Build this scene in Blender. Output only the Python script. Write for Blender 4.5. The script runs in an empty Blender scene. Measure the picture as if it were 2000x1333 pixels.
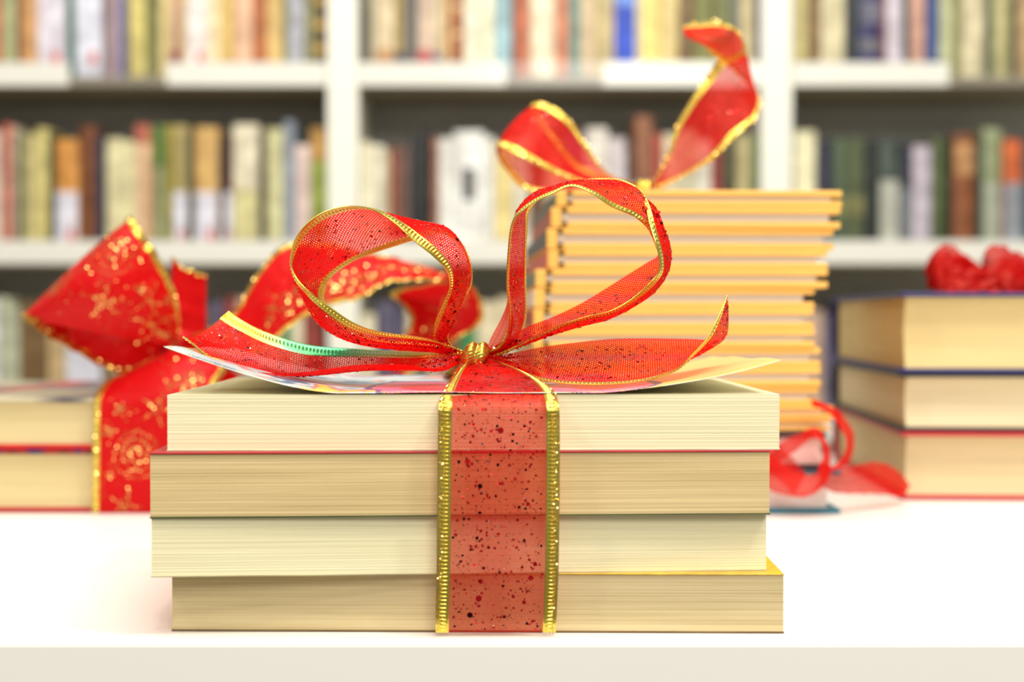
import bpy, bmesh, math, random
import numpy as np
from mathutils import Vector, Matrix

SC = bpy.context.scene
COL = SC.collection
R = random.Random(7)

# ------------------------------------------------------------------ camera, world, lights, exposure
F = 2778.0                      # focal length in pixels of the 2000 px frame (50 mm on 36 mm)
TZ = 0.75                       # table top height
CZ = TZ + 0.1033                # camera height
PITCH = math.atan(46.5 / F)
cd = bpy.data.cameras.new('camera')
cam = bpy.data.objects.new('camera', cd); COL.objects.link(cam)
cam.location = (0, 0, CZ); cam.rotation_euler = (math.pi/2 - PITCH, 0, 0)
cd.lens = 50; cd.sensor_width = 36; cd.clip_start = 0.02; cd.clip_end = 50
cd.dof.use_dof = True; cd.dof.focus_distance = 0.492; cd.dof.aperture_fstop = 7.0
SC.camera = cam

w = bpy.data.worlds.new('room_light'); SC.world = w; w.use_nodes = True
bg = w.node_tree.nodes['Background']
bg.inputs[0].default_value = (1.0, 0.97, 0.92, 1); bg.inputs[1].default_value = 0.34

def area(name, loc, target, sx, sy, power, col=(1, .96, .88)):
    l = bpy.data.lights.new(name, 'AREA'); l.shape = 'RECTANGLE'; l.size = sx; l.size_y = sy
    l.energy = power; l.color = col
    o = bpy.data.objects.new(name, l); COL.objects.link(o); o.location = loc
    d = Vector(target) - Vector(loc); o.rotation_euler = d.to_track_quat('-Z', 'Y').to_euler()
    return o
area('ceiling_panel_light', (0.35, 0.05, 2.6), (0.05, 0.6, 0.75), 1.1, 0.7, 24, (1, .97, .89))
area('rear_ceiling_light', (0.5, -1.5, 2.2), (0, 1.0, 0.85), 1.2, 0.8, 27, (1, .97, .89))
area('aisle_light', (0.0, 1.0, 2.9), (0, 2.5, 0.9), 2.4, 0.4, 42, (1, .97, .89))
area('sparkle_light', (0.75, 0.05, 2.2), (0, 0.6, 0.8), 0.07, 0.07, 7)  # small intense lamp added so the glitter flakes sparkle
area('left_sparkle_light', (-0.9, -0.1, 2.0), (-.1, 0.7, 0.85), 0.06, 0.06, 3.5)  # weak added lamp at the left, only for sparkle on the ribbons
area('centre_sparkle_light', (0.05, -0.5, 2.3), (0, 0.7, 0.85), 0.07, 0.07, 5)  # another added lamp for glints, no real fitting

SC.view_settings.view_transform = 'Standard'
SC.view_settings.look = 'None'
SC.view_settings.exposure = 0.0
SC.view_settings.gamma = 1.0
SC.view_settings.use_curve_mapping = False
SC.cycles.transparent_max_bounces = 24
SC.cycles.max_bounces = 8

# ------------------------------------------------------------------ helpers
_f = Vector((0, math.cos(PITCH), -math.sin(PITCH))); _u = Vector((0, math.sin(PITCH), math.cos(PITCH)))
def P(px, py, D):
    """world point at distance D (along world Y) on the sight line of a measured image point"""
    d = _f + Vector((1, 0, 0)) * ((px-1000)/F) + _u * (-(py-666.5)/F)
    return Vector((0, 0, CZ)) + d * (D / d.y)

def lin(c):
    c = [x/255.0 for x in c]
    return tuple(x/12.92 if x <= .04045 else ((x+.055)/1.055)**2.4 for x in c)

def tag(o, label=None, cat=None, group=None, kind=None):
    if label: o['label'] = label
    if cat: o['category'] = cat
    if group: o['group'] = group
    if kind: o['kind'] = kind
    return o

def thing(name, label, cat, loc=(0, 0, 0), rz=0, group=None):
    o = bpy.data.objects.new(name, None); COL.objects.link(o)
    o.empty_display_size = 0.02
    o.location = loc; o.rotation_euler = (0, 0, rz)
    return tag(o, label, cat, group)

def mesh(name, vs, fs, mats, parent=None, midx=None, uvs=None, smooth=False, off=None):
    me = bpy.data.meshes.new(name)
    if off is not None:
        vs = [(v[0]-off[0], v[1]-off[1], v[2]-off[2]) for v in vs]
    me.from_pydata([tuple(v) for v in vs], [], [tuple(f) for f in fs])
    if not isinstance(mats, (list, tuple)): mats = [mats]
    for m in mats: me.materials.append(m)
    if midx is not None: me.polygons.foreach_set('material_index', list(midx))
    if uvs is not None:
        ul = me.uv_layers.new(name='UVMap')
        li = np.zeros(len(me.loops), dtype=np.int32); me.loops.foreach_get('vertex_index', li)
        ul.data.foreach_set('uv', np.asarray(uvs, dtype=np.float32)[li].ravel())
    if smooth: me.polygons.foreach_set('use_smooth', [True]*len(me.polygons))
    me.update()
    o = bpy.data.objects.new(name, me); COL.objects.link(o)
    if parent is not None: o.parent = parent
    return o

def rbox(x0, x1, y0, y1, z0, z1, bev=0.0, seg=1):
    bm = bmesh.new(); bmesh.ops.create_cube(bm, size=1)
    for v in bm.verts:
        v.co = Vector(((x0+x1)/2 + v.co.x*(x1-x0), (y0+y1)/2 + v.co.y*(y1-y0), (z0+z1)/2 + v.co.z*(z1-z0)))
    if bev > 0:
        bmesh.ops.bevel(bm, geom=bm.edges[:], offset=bev, segments=seg, affect='EDGES', profile=.5)
    bm.verts.ensure_lookup_table()
    vs = [v.co.copy() for v in bm.verts]; fs = [[v.index for v in f.verts] for f in bm.faces]
    bm.free(); return vs, fs

class MB:
    def __init__(s): s.v = []; s.f = []; s.m = []
    def add(s, vf, m=0):
        n = len(s.v); s.v += list(vf[0]); s.f += [[i+n for i in f] for f in vf[1]]; s.m += [m]*len(vf[1]); return s
    def box(s, *a, m=0, **k): return s.add(rbox(*a, **k), m)
    def build(s, name, mats, parent=None, smooth=False, off=None): return mesh(name, s.v, s.f, mats, parent, s.m, smooth=smooth, off=off)

# ------------------------------------------------------------------ materials
def newmat(name):
    m = bpy.data.materials.new(name); m.use_nodes = True
    nt = m.node_tree
    return m, nt, nt.nodes['Principled BSDF'], nt.nodes, nt.links

def plain(name, rgb, rough=.6, metal=0, spec=.5, var=.06, scale=30):
    m, nt, b, N, L = newmat(name)
    c = lin(rgb)
    nz = N.new('ShaderNodeTexNoise'); nz.inputs['Scale'].default_value = scale
    tc = N.new('ShaderNodeTexCoord'); L.new(tc.outputs['Object'], nz.inputs['Vector'])
    mx = N.new('ShaderNodeMix'); mx.data_type = 'RGBA'
    mx.inputs[6].default_value = (*[x*(1-var) for x in c], 1); mx.inputs[7].default_value = (*[min(1, x*(1+var)) for x in c], 1)
    L.new(nz.outputs['Fac'], mx.inputs[0]); L.new(mx.outputs[2], b.inputs['Base Color'])
    b.inputs['Roughness'].default_value = rough; b.inputs['Metallic'].default_value = metal
    b.inputs['Specular IOR Level'].default_value = spec
    return m

def pages(name, rgb, var=.22, zs=1400, seed=0, bump=.25):
    """edges of a block of paper: fine lines along the sheets"""
    m, nt, b, N, L = newmat(name)
    tc = N.new('ShaderNodeTexCoord'); mp = N.new('ShaderNodeMapping')
    mp.inputs['Scale'].default_value = (5, 5, zs); mp.inputs['Location'].default_value = (seed*3.1, seed, seed*7)
    L.new(tc.outputs['Object'], mp.inputs['Vector'])
    nz = N.new('ShaderNodeTexNoise'); nz.inputs['Scale'].default_value = 1; nz.inputs['Detail'].default_value = 4
    nz.inputs['Roughness'].default_value = .7
    L.new(mp.outputs[0], nz.inputs['Vector'])
    mp2 = N.new('ShaderNodeMapping'); mp2.inputs['Scale'].default_value = (9, 9, 260); mp2.inputs['Location'].default_value = (seed, 2, seed)
    L.new(tc.outputs['Object'], mp2.inputs['Vector'])
    n2 = N.new('ShaderNodeTexNoise'); n2.inputs['Scale'].default_value = 1; n2.inputs['Detail'].default_value = 3
    L.new(mp2.outputs[0], n2.inputs['Vector'])
    ad = N.new('ShaderNodeMath'); ad.operation = 'ADD'; L.new(nz.outputs['Fac'], ad.inputs[0]); L.new(n2.outputs['Fac'], ad.inputs[1])
    mr = N.new('ShaderNodeMapRange'); mr.inputs['From Min'].default_value = .72; mr.inputs['From Max'].default_value = 1.18
    L.new(ad.outputs[0], mr.inputs['Value'])
    c = lin(rgb)
    mx = N.new('ShaderNodeMix'); mx.data_type = 'RGBA'
    mx.inputs[6].default_value = (c[0]*(1-var), c[1]*(1-var*1.15), c[2]*(1-var*1.5), 1)
    mx.inputs[7].default_value = (min(1, c[0]*1.06), min(1, c[1]*1.06), min(1, c[2]*1.08), 1)
    L.new(mr.outputs[0], mx.inputs[0]); L.new(mx.outputs[2], b.inputs['Base Color'])
    bp = N.new('ShaderNodeBump'); bp.inputs['Strength'].default_value = bump; bp.inputs['Distance'].default_value = .0003
    L.new(nz.outputs['Fac'], bp.inputs['Height']); L.new(bp.outputs[0], b.inputs['Normal'])
    b.inputs['Roughness'].default_value = .75; b.inputs['Specular IOR Level'].default_value = .2
    return m

def spine_mat(name, rgb, rough=.45):
    """printed book cloth: faint title blocks running up the spine"""
    m, nt, b, N, L = newmat(name)
    c = lin(rgb)
    tc = N.new('ShaderNodeTexCoord'); mp = N.new('ShaderNodeMapping'); mp.inputs['Scale'].default_value = (18, 1, 26)
    mp.inputs['Location'].default_value = (rgb[0]*.13, 0, rgb[1]*.07+rgb[2]*.03)
    L.new(tc.outputs['Object'], mp.inputs['Vector'])
    nz = N.new('ShaderNodeTexNoise'); nz.inputs['Scale'].default_value = 1.4; nz.inputs['Detail'].default_value = 2
    L.new(mp.outputs[0], nz.inputs['Vector'])
    mr = N.new('ShaderNodeMapRange'); mr.inputs['From Min'].default_value = .42; mr.inputs['From Max'].default_value = .62
    L.new(nz.outputs['Fac'], mr.inputs['Value'])
    mx = N.new('ShaderNodeMix'); mx.data_type = 'RGBA'
    mx.inputs[6].default_value = (c[0]*.82, c[1]*.8, c[2]*.78, 1)
    mx.inputs[7].default_value = (min(1, c[0]*1.12+.01), min(1, c[1]*1.12+.01), min(1, c[2]*1.1+.008), 1)
    L.new(mr.outputs[0], mx.inputs[0]); L.new(mx.outputs[2], b.inputs['Base Color'])
    b.inputs['Roughness'].default_value = rough
    return m

def tulle(name, rgb, cell=.00072, lo=.30, hi=.97, thr0=-.2, thr1=1.3, weave=True):
    """sheer net ribbon: threads round open cells"""
    m, nt, b, N, L = newmat(name)
    N.remove(b)
    out = N['Material Output']
    c = lin(rgb)
    uv = N.new('ShaderNodeUVMap'); uv.uv_map = 'UVMap'
    k = 4*math.pi/(math.sqrt(3)*cell)
    acc = None
    for a in (0, 60, 120):
        vm = N.new('ShaderNodeVectorMath'); vm.operation = 'DOT_PRODUCT'
        vm.inputs[1].default_value = (k*math.cos(math.radians(a)), k*math.sin(math.radians(a)), 0)
        L.new(uv.outputs[0], vm.inputs[0])
        cs = N.new('ShaderNodeMath'); cs.operation = 'COSINE'; L.new(vm.outputs['Value'], cs.inputs[0])
        if acc is None: acc = cs
        else:
            ad = N.new('ShaderNodeMath'); ad.operation = 'ADD'; L.new(acc.outputs[0], ad.inputs[0]); L.new(cs.outputs[0], ad.inputs[1]); acc = ad
    mr = N.new('ShaderNodeMapRange'); mr.inputs['From Min'].default_value = thr0; mr.inputs['From Max'].default_value = thr1
    mr.inputs['To Min'].default_value = hi; mr.inputs['To Max'].default_value = lo
    L.new(acc.outputs[0], mr.inputs['Value'])
    # glassy finish: the net looks denser when seen edge-on
    lw = N.new('ShaderNodeLayerWeight'); lw.inputs['Blend'].default_value = .5
    pw = N.new('ShaderNodeMath'); pw.operation = 'POWER'; pw.inputs[1].default_value = 2.2; L.new(lw.outputs['Facing'], pw.inputs[0])
    mxa = N.new('ShaderNodeMix'); mxa.data_type = 'FLOAT'; mxa.inputs[3].default_value = .98
    L.new(pw.outputs[0], mxa.inputs[0]); L.new(mr.outputs[0], mxa.inputs[2])
    df = N.new('ShaderNodeBsdfDiffuse'); df.inputs[0].default_value = (*c, 1)
    tl = N.new('ShaderNodeBsdfTranslucent'); tl.inputs[0].default_value = (min(1, c[0]*1.1), c[1]*1.2, c[2]*1.2, 1)
    gl = N.new('ShaderNodeBsdfGlossy'); gl.inputs[0].default_value = (1, .35, .25, 1); gl.inputs['Roughness'].default_value = .38
    s1 = N.new('ShaderNodeMixShader'); s1.inputs[0].default_value = .48
    L.new(df.outputs[0], s1.inputs[1]); L.new(tl.outputs[0], s1.inputs[2])
    s2 = N.new('ShaderNodeMixShader'); s2.inputs[0].default_value = .035
    L.new(s1.outputs[0], s2.inputs[1]); L.new(gl.outputs[0], s2.inputs[2])
    tr = N.new('ShaderNodeBsdfTransparent'); tr.inputs[0].default_value = (1, .80, .76, 1)
    s3 = N.new('ShaderNodeMixShader')
    L.new(mxa.outputs[0], s3.inputs[0]); L.new(tr.outputs[0], s3.inputs[1]); L.new(s2.outputs[0], s3.inputs[2])
    L.new(s3.outputs[0], out.inputs['Surface'])
    return m

def metal(name, rgb, rough=.25, met=1.0):
    m, nt, b, N, L = newmat(name)
    b.inputs['Base Color'].default_value = (*lin(rgb), 1); b.inputs['Roughness'].default_value = rough
    b.inputs['Metallic'].default_value = met
    nz = N.new('ShaderNodeTexNoise'); nz.inputs['Scale'].default_value = 900
    tc = N.new('ShaderNodeTexCoord'); L.new(tc.outputs['Object'], nz.inputs['Vector'])
    bp = N.new('ShaderNodeBump'); bp.inputs['Strength'].default_value = .25; bp.inputs['Distance'].default_value = .0003
    L.new(nz.outputs['Fac'], bp.inputs['Height']); L.new(bp.outputs[0], b.inputs['Normal'])
    return m

M = {}
M['table'] = plain('white_laminate', (246, 243, 236), .28, var=.012, scale=8)
M['case'] = plain('white_lacquered_board', (248, 246, 232), .5, var=.015)
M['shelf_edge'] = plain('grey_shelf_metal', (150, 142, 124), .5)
M['shelf'] = plain('shelf_board', (205, 200, 185), .5)
M['back'] = plain('grey_back_board', (196, 196, 190), .7)
M['card'] = plain('white_label_card', (250, 248, 236), .6, var=.01)
M['floor'] = plain('grey_carpet', (130, 122, 112), .9, var=.2, scale=200)
M['wall'] = plain('cream_wall_paint', (225, 220, 205), .8, var=.02)
M['gold'] = metal('gold_braid', (224, 202, 90), .30)
M['gold2'] = metal('gold_glitter_film', (236, 190, 96), .13)
M['gold2'].node_tree.nodes['Principled BSDF'].inputs['Roughness'].default_value = .065
M['gold2'].node_tree.nodes['Bump'].inputs['Strength'].default_value = 0
M['gold2'].node_tree.nodes['Principled BSDF'].inputs['Base Color'].default_value = (*lin((255, 214, 130)), 1)
M['gold_print'] = plain('dull_gold_print', (206, 140, 66), .4, metal=.5)
M['gold_green'] = metal('braid_painted_iridescence', (226, 196, 84), .3)  # green reflection of the iridescent film painted into the braid colour
def irid():
    nt = M['gold_green'].node_tree; N = nt.nodes; L = nt.links; b = N['Principled BSDF']
    tc = N.new('ShaderNodeTexCoord'); sp = N.new('ShaderNodeSeparateXYZ'); L.new(tc.outputs['Object'], sp.inputs[0])
    r = N.new('ShaderNodeMapRange'); r.inputs['From Min'].default_value = -.09; r.inputs['From Max'].default_value = 0; L.new(sp.outputs['X'], r.inputs['Value'])
    c = N.new('ShaderNodeValToRGB'); e = c.color_ramp.elements
    e[0].position = .10; e[0].color = (*lin((226, 196, 84)), 1); e[1].position = .78; e[1].color = (*lin((226, 196, 84)), 1)
    for p, q in ((.22, (110, 200, 120)), (.44, (90, 190, 130)), (.60, (190, 205, 190))):
        k = e.new(p); k.color = (*lin(q), 1)
    L.new(r.outputs[0], c.inputs[0]); L.new(c.outputs[0], b.inputs['Base Color'])
irid()
M['seq_red'] = metal('red_sequin_film', (205, 20, 30), .2, .7)
M['seq_dark'] = metal('sequin_dark_reflection', (60, 8, 16), .25, .8)  # red sequins reflecting dark surroundings, the darkness put into the colour
M['seq_white'] = metal('sequin_white_sparkle', (255, 235, 220), .12)  # bright sparkle of the sequins put into the colour
M['tulle'] = tulle('red_glitter_net', (236, 16, 14), cell=.00094, lo=.04, hi=.99, thr0=-.1, thr1=1.0)
M['tulle_fine'] = tulle('red_net_close_weave', (234, 16, 14), cell=.00085, lo=.08, hi=.98, thr0=-.0, thr1=1.2)
M['tulle_wrap'] = tulle('red_net_on_books', (226, 26, 20), cell=.00072, lo=.12, hi=.64, thr0=-.6, thr1=1.0)
M['organza'] = tulle('red_organza', (225, 26, 22), cell=.0005, lo=.36, hi=.80)
M['organza_dense'] = tulle('crumpled_red_organza', (200, 18, 20), cell=.0005, lo=.55, hi=.88)

def red_fabric():
    m, nt, b, N, L = newmat('red_taffeta')
    c = lin((206, 4, 9))
    b.inputs['Base Color'].default_value = (*c, 1); b.inputs['Roughness'].default_value = .5
    b.inputs['Specular IOR Level'].default_value = .22
    tl = N.new('ShaderNodeBsdfTranslucent'); tl.inputs[0].default_value = (*lin((240, 20, 20)), 1)
    s = N.new('ShaderNodeMixShader'); s.inputs[0].default_value = .25
    L.new(b.outputs[0], s.inputs[1]); L.new(tl.outputs[0], s.inputs[2]); L.new(s.outputs[0], N['Material Output'].inputs['Surface'])
    nz = N.new('ShaderNodeTexNoise'); nz.inputs['Scale'].default_value = 45
    tc = N.new('ShaderNodeTexCoord'); L.new(tc.outputs['Object'], nz.inputs['Vector'])
    bp = N.new('ShaderNodeBump'); bp.inputs['Strength'].default_value = .5; bp.inputs['Distance'].default_value = .004
    L.new(nz.outputs['Fac'], bp.inputs['Height']); L.new(bp.outputs[0], b.inputs['Normal'])
    return m
M['red'] = red_fabric()

def clear_plastic():
    m, nt, b, N, L = newmat('clear_plastic'); N.remove(b)
    tr = N.new('ShaderNodeBsdfTransparent'); tr.inputs[0].default_value = (.985, .985, .985, 1)
    gl = N.new('ShaderNodeBsdfGlossy'); gl.inputs['Roughness'].default_value = .08
    gl.inputs['Roughness'].default_value = .15
    s = N.new('ShaderNodeMixShader'); s.inputs[0].default_value = .03; L.new(tr.outputs[0], s.inputs[1]); L.new(gl.outputs[0], s.inputs[2])
    L.new(s.outputs[0], N['Material Output'].inputs['Surface'])
    return m
M['clear'] = clear_plastic()

# ------------------------------------------------------------------ the room
tag(mesh('floor', *rbox(-3, 3, -2.5, 2.95, -.05, 0), M['floor']), kind='structure')
tag(mesh('wall_back', *rbox(-3, 3, 2.80, 2.9, 0, 3.0), M['wall']), kind='structure')

# ------------------------------------------------------------------ table
EY = 0.4526
tb = thing('table', 'white laminate table carrying the ribbon-tied stacks of books', 'table', (0, EY, 0))
b_ = MB().box(-.9, .9, 0, .62, TZ-.035, TZ, bev=.0022, seg=3)
b_.build('tabletop', M['table'], tb)
MB().box(-.82, .82, .05, .07, TZ-.10, TZ-.035, bev=.001).build('apron', M['table'], tb)
MB().box(-.82, .82, .55, .57, TZ-.10, TZ-.035, bev=.001).build('apron', M['table'], tb)
for sx in (-.85, .80):
    for sy in (.03, .54):
        MB().box(sx, sx+.05, sy, sy+.05, 0, TZ-.035, bev=.002).build('leg', M['table'], tb)

# ------------------------------------------------------------------ bookcase
SD = 2.40; S = F/SD
def sx_(px): return (px-1000)/S
def sz_(py): return CZ + (620-py)/S
bc = thing('bookcase', 'tall white library bookcase with three bays filled with books', 'bookcase', (0, SD, 0))
UW = .052
U = [sx_(670)-.73, sx_(670), sx_(1516), sx_(1516)+.73]
for ux in U:
    MB().box(ux-UW/2, ux+UW/2, 0, .26, 0, 2.05, bev=.0015).build('upright', M['case'], bc)
shelf_z = [sz_(151)+.281, sz_(151), sz_(497), sz_(843), sz_(843)-.29, .08]
cards = {1: [[(-330, 138), (328, 640)], [(700, 988), (1178, 1488)], [(1548, 1850)]],
         2: [[(-200, 642)], [(700, 1488)], [(1548, 2350)]]}
for b in range(3):
    xl, xr = U[b]+UW/2, U[b+1]-UW/2
    MB().box(xl, xr, .24, .25, .05, 2.0).build('back_panel', M['back'], bc)
    for i, z in enumerate(shelf_z):
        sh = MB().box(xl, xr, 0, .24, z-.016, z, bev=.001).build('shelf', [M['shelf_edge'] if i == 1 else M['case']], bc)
        if i in (1, 2, 3):
            z0 = z-.016; z1 = z0+.041
            MB().box(xl, xr, -.0042, -.0030, z0, z1).box(xl, xr, -.0042, 0.0, z0-.001, z0).build('label_holder', M['clear'], sh)
            for (a, c) in cards.get(i, [[(-200, 642)], [(700, 1488)], [(1548, 2350)]])[b]:
                MB().box(max(xl+.001, sx_(a)), min(xr-.001, sx_(c)), -.0028, -.0006, z0+.0006, z1-.002).build('label_card', M['card'], sh)
    MB().box(xl, xr, 0, .24, 2.0, 2.02).build('top_board', M['case'], bc)

# ------------------------------------------------------------------ books in the bookcase
SHORT = {}
def mat_rgb(rgb):
    if rgb not in SHORT: SHORT[rgb] = spine_mat('cloth_%02x%02x%02x' % rgb, rgb)
    return SHORT[rgb]
M['paper'] = pages('book_paper', (228, 215, 180), .12, 700)

ORD = ['first', 'second', 'third', 'fourth', 'fifth', 'sixth', 'seventh', 'eighth', 'ninth', 'tenth', 'eleventh', 'twelfth',
       'thirteenth', 'fourteenth', 'fifteenth', 'sixteenth', 'seventeenth', 'eighteenth', 'nineteenth', 'twentieth',
       'twenty-first', 'twenty-second', 'twenty-third', 'twenty-fourth', 'twenty-fifth', 'twenty-sixth', 'twenty-seventh',
       'twenty-eighth', 'twenty-ninth', 'thirtieth', 'thirty-first', 'thirty-second', 'thirty-third']

def shelf_book(x0, x1, z, h, rgb, cname, where, idx, group, lab=None, lean=0, extra=None, depth=None):
    w_ = x1-x0 - .0008
    dp = depth or (.14 + R.random()*.04)
    t = thing('book', '%s book, %s from the %s %s' % (cname, ORD[idx], 'right' if 'left bay' in where else 'left', where), 'book',
              ((x0+x1)/2, SD + .008 + R.random()*.006, z+.0006+abs(math.sin(lean))*w_/2), 0, group)
    if lean: t.rotation_euler = (0, lean, 0)
    cv = .0018
    hw = w_/2
    mb = MB()
    # cover: rounded spine + two boards
    n = 6; pr = []
    for i in range(n+1):
        a = math.pi*i/n
        pr.append((-hw*math.cos(a), -.0035*math.sin(a)+.0035))
    inner = [(x*(1-cv/hw) if hw > cv*1.2 else x*.5, y+cv) for x, y in pr]
    outl = [(-hw, dp)] + pr + [(hw, dp)]
    inl = [(-max(hw-cv, hw*.5), dp)] + inner + [(max(hw-cv, hw*.5), dp)]
    m_ = len(outl); vs = []; fs = []
    for (zz) in (0, h):
        vs += [(x, y, zz) for x, y in outl]; vs += [(x, y, zz) for x, y in inl]
    for i in range(m_-1):
        fs.append((i, i+1, 2*m_+i+1, 2*m_+i)); fs.append((m_+i+1, m_+i, 3*m_+i, 3*m_+i+1))
        fs.append((i+1, i, m_+i, m_+i+1)); fs.append((2*m_+i, 2*m_+i+1, 3*m_+i+1, 3*m_+i))
    fs.append((0, 2*m_, 3*m_, m_)); fs.append((m_-1, 2*m_-1, 4*m_-1, 3*m_-1))
    mesh('cover', vs, fs, mat_rgb(rgb), t)
    pw = max(hw-cv-.0002, hw*.45)
    MB().box(-pw, pw, .0058, dp-.003, .003, h-.004).build('page_block', M['paper'], t)
    if extra:                                    # a differently coloured band on the spine
        for (z0, z1, c2, *fw) in extra:
            fw = fw[0] if fw else .93
            MB().box(-hw*fw, hw*fw, -.0009, .0028, h*z0, h*z1).build('spine_panel', mat_rgb(c2), t)
    if lab:                                      # white shelf-mark label low on the spine
        lz0, lz1, lc = lab
        o = MB().box(-hw*.92, hw*.92, -.0013, .002, lz0, lz1).build('spine_label', mat_rgb(lc), t)
        if lc[0] > 200: MB().box(hw*.05, hw*.6, -.0018, -.0012, lz0+.022, lz0+.042).build('label_mark', mat_rgb((205, 90, 80)), o)
    return t

WL = (228, 226, 240)     # label white with a cool cast
def row(items, shelf_py, where, group, hrange=(.2, .24)):
    z = sz_(shelf_py)
    for i, it in enumerate(items):
        x0, x1, top, rgb, cname = it[:5]
        opt = it[5] if len(it) > 5 else {}
        h = (sz_(top)-z) if top else hrange[0] + R.random()*(hrange[1]-hrange[0])
        shelf_book(sx_(x0), sx_(x1), z, h, rgb, cname, where, len(items)-1-i if 'left bay' in where else i, group, **opt)

LB = dict(lab=(.0, .105, WL))
row([(-141, -118, 0, (190, 170, 120), 'tan'), (-118, -80, 0, (90, 60, 50), 'dark brown'), (-80, -48, 0, (215, 205, 170), 'cream'), (-48, -22, 0, (120, 130, 90), 'olive'), (-22, 0, 0, (200, 120, 90), 'rust red'),
     (0, 27, 0, (172, 178, 130), 'pale olive'), (27, 39, 0, (130, 72, 54), 'narrow red-brown'), (39, 72, 0, (205, 155, 100), 'tan brown'),
     (72, 128, 0, (228, 222, 232), 'wide white', dict(lab=(.0, .16, (232, 226, 240)))), (128, 144, 0, (30, 98, 78), 'narrow dark green'),
     (146, 200, 0, (226, 226, 246), 'leaning lavender-white', dict(lab=(.0, .15, (228, 230, 248)), lean=-.015)), (202, 216, 0, (150, 122, 118), 'grey-brown'), (216, 232, 0, (192, 170, 186), 'pale mauve'),
     (232, 248, 0, (84, 90, 145), 'narrow violet-blue'), (248, 283, 0, (218, 202, 120), 'bright yellow'), (283, 308, 0, (118, 118, 66), 'olive green'),
     (308, 329, 0, (228, 208, 142), 'pale yellow'), (329, 350, 0, (202, 165, 138), 'mauve-tan', dict(extra=[(.08, .22, (140, 50, 80))])), (350, 362, 0, (218, 182, 122), 'narrow tan'),
     (362, 404, 0, (246, 236, 228), 'cream-white', dict(lab=(.0, .13, (248, 238, 236)))), (404, 429, 0, (242, 226, 184), 'ivory'), (429, 455, 0, (228, 194, 112), 'ochre yellow'),
     (455, 492, 0, (232, 188, 155), 'peach'), (492, 519, 0, (182, 104, 56), 'rust brown'), (519, 549, 0, (222, 186, 118), 'sandy tan'), (549, 560, 0, (142, 146, 82), 'narrow olive'),
     (560, 594, 0, (176, 176, 186), 'lavender-grey'), (594, 614, 0, (144, 142, 98), 'khaki'), (614, 638, 0, (82, 62, 24), 'dark brown', dict(extra=[(.2, .26, (190, 150, 60)), (.4, .46, (190, 150, 60)), (.6, .66, (190, 150, 60))]))],
    151, 'on the upper shelf of the left bay', 'books on the upper shelf, left bay')
row([(702, 718, 0, (74, 66, 46), 'dark moss'), (718, 733, 0, (172, 166, 142), 'grey'), (733, 770, 0, (228, 208, 170), 'beige', dict(extra=[(.1, .2, (190, 140, 90))])), (770, 790, 0, (170, 150, 92), 'khaki', dict(extra=[(.13, .2, (60, 60, 90))])),
     (790, 815, 0, (108, 104, 102), 'slate grey'), (815, 845, 0, (218, 192, 170), 'pinkish beige', dict(extra=[(.1, .22, (200, 80, 85))])), (845, 863, 0, (222, 206, 172), 'cream', dict(extra=[(.13, .19, (110, 120, 150))])), (863, 881, 0, (214, 176, 124), 'tan'),
     (881, 905, 0, (164, 90, 42), 'rust brown', dict(extra=[(.3, .34, (220, 180, 130)), (.5, .54, (220, 180, 130))])), (905, 936, 0, (248, 242, 216), 'ivory'), (936, 966, 0, (244, 240, 208), 'pale ivory'), (966, 1000, 0, (162, 198, 208), 'light blue'),
     (1004, 1036, 0, (196, 110, 76), 'terracotta'), (1036, 1083, 0, (248, 238, 206), 'wide cream'), (1083, 1112, 0, (206, 132, 98), 'salmon'), (1112, 1133, 0, (120, 158, 148), 'grey-teal'),
     (1133, 1162, 0, (212, 188, 154), 'beige'), (1162, 1190, 0, (200, 182, 130), 'khaki beige'), (1190, 1202, 0, (214, 196, 170), 'narrow beige'), (1202, 1240, 0, (34, 78, 205), 'bright blue', dict(extra=[(.55, .75, (110, 150, 235))])), (1240, 1252, 0, (226, 220, 200), 'narrow white'),
     (1252, 1290, 0, (252, 222, 132), 'yellow'), (1290, 1326, 0, (228, 206, 142), 'pale yellow'), (1326, 1356, 0, (124, 98, 62), 'brown'), (1356, 1394, 0, (128, 130, 66), 'moss green'),
     (1394, 1430, 0, (120, 122, 70), 'olive'), (1430, 1446, 0, (112, 116, 114), 'slate'), (1446, 1476, 0, (204, 188, 142), 'sand'), (1476, 1488, 0, (50, 66, 110), 'narrow dark blue')],
    151, 'on the upper shelf of the middle bay', 'books on the upper shelf, middle bay')
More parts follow.
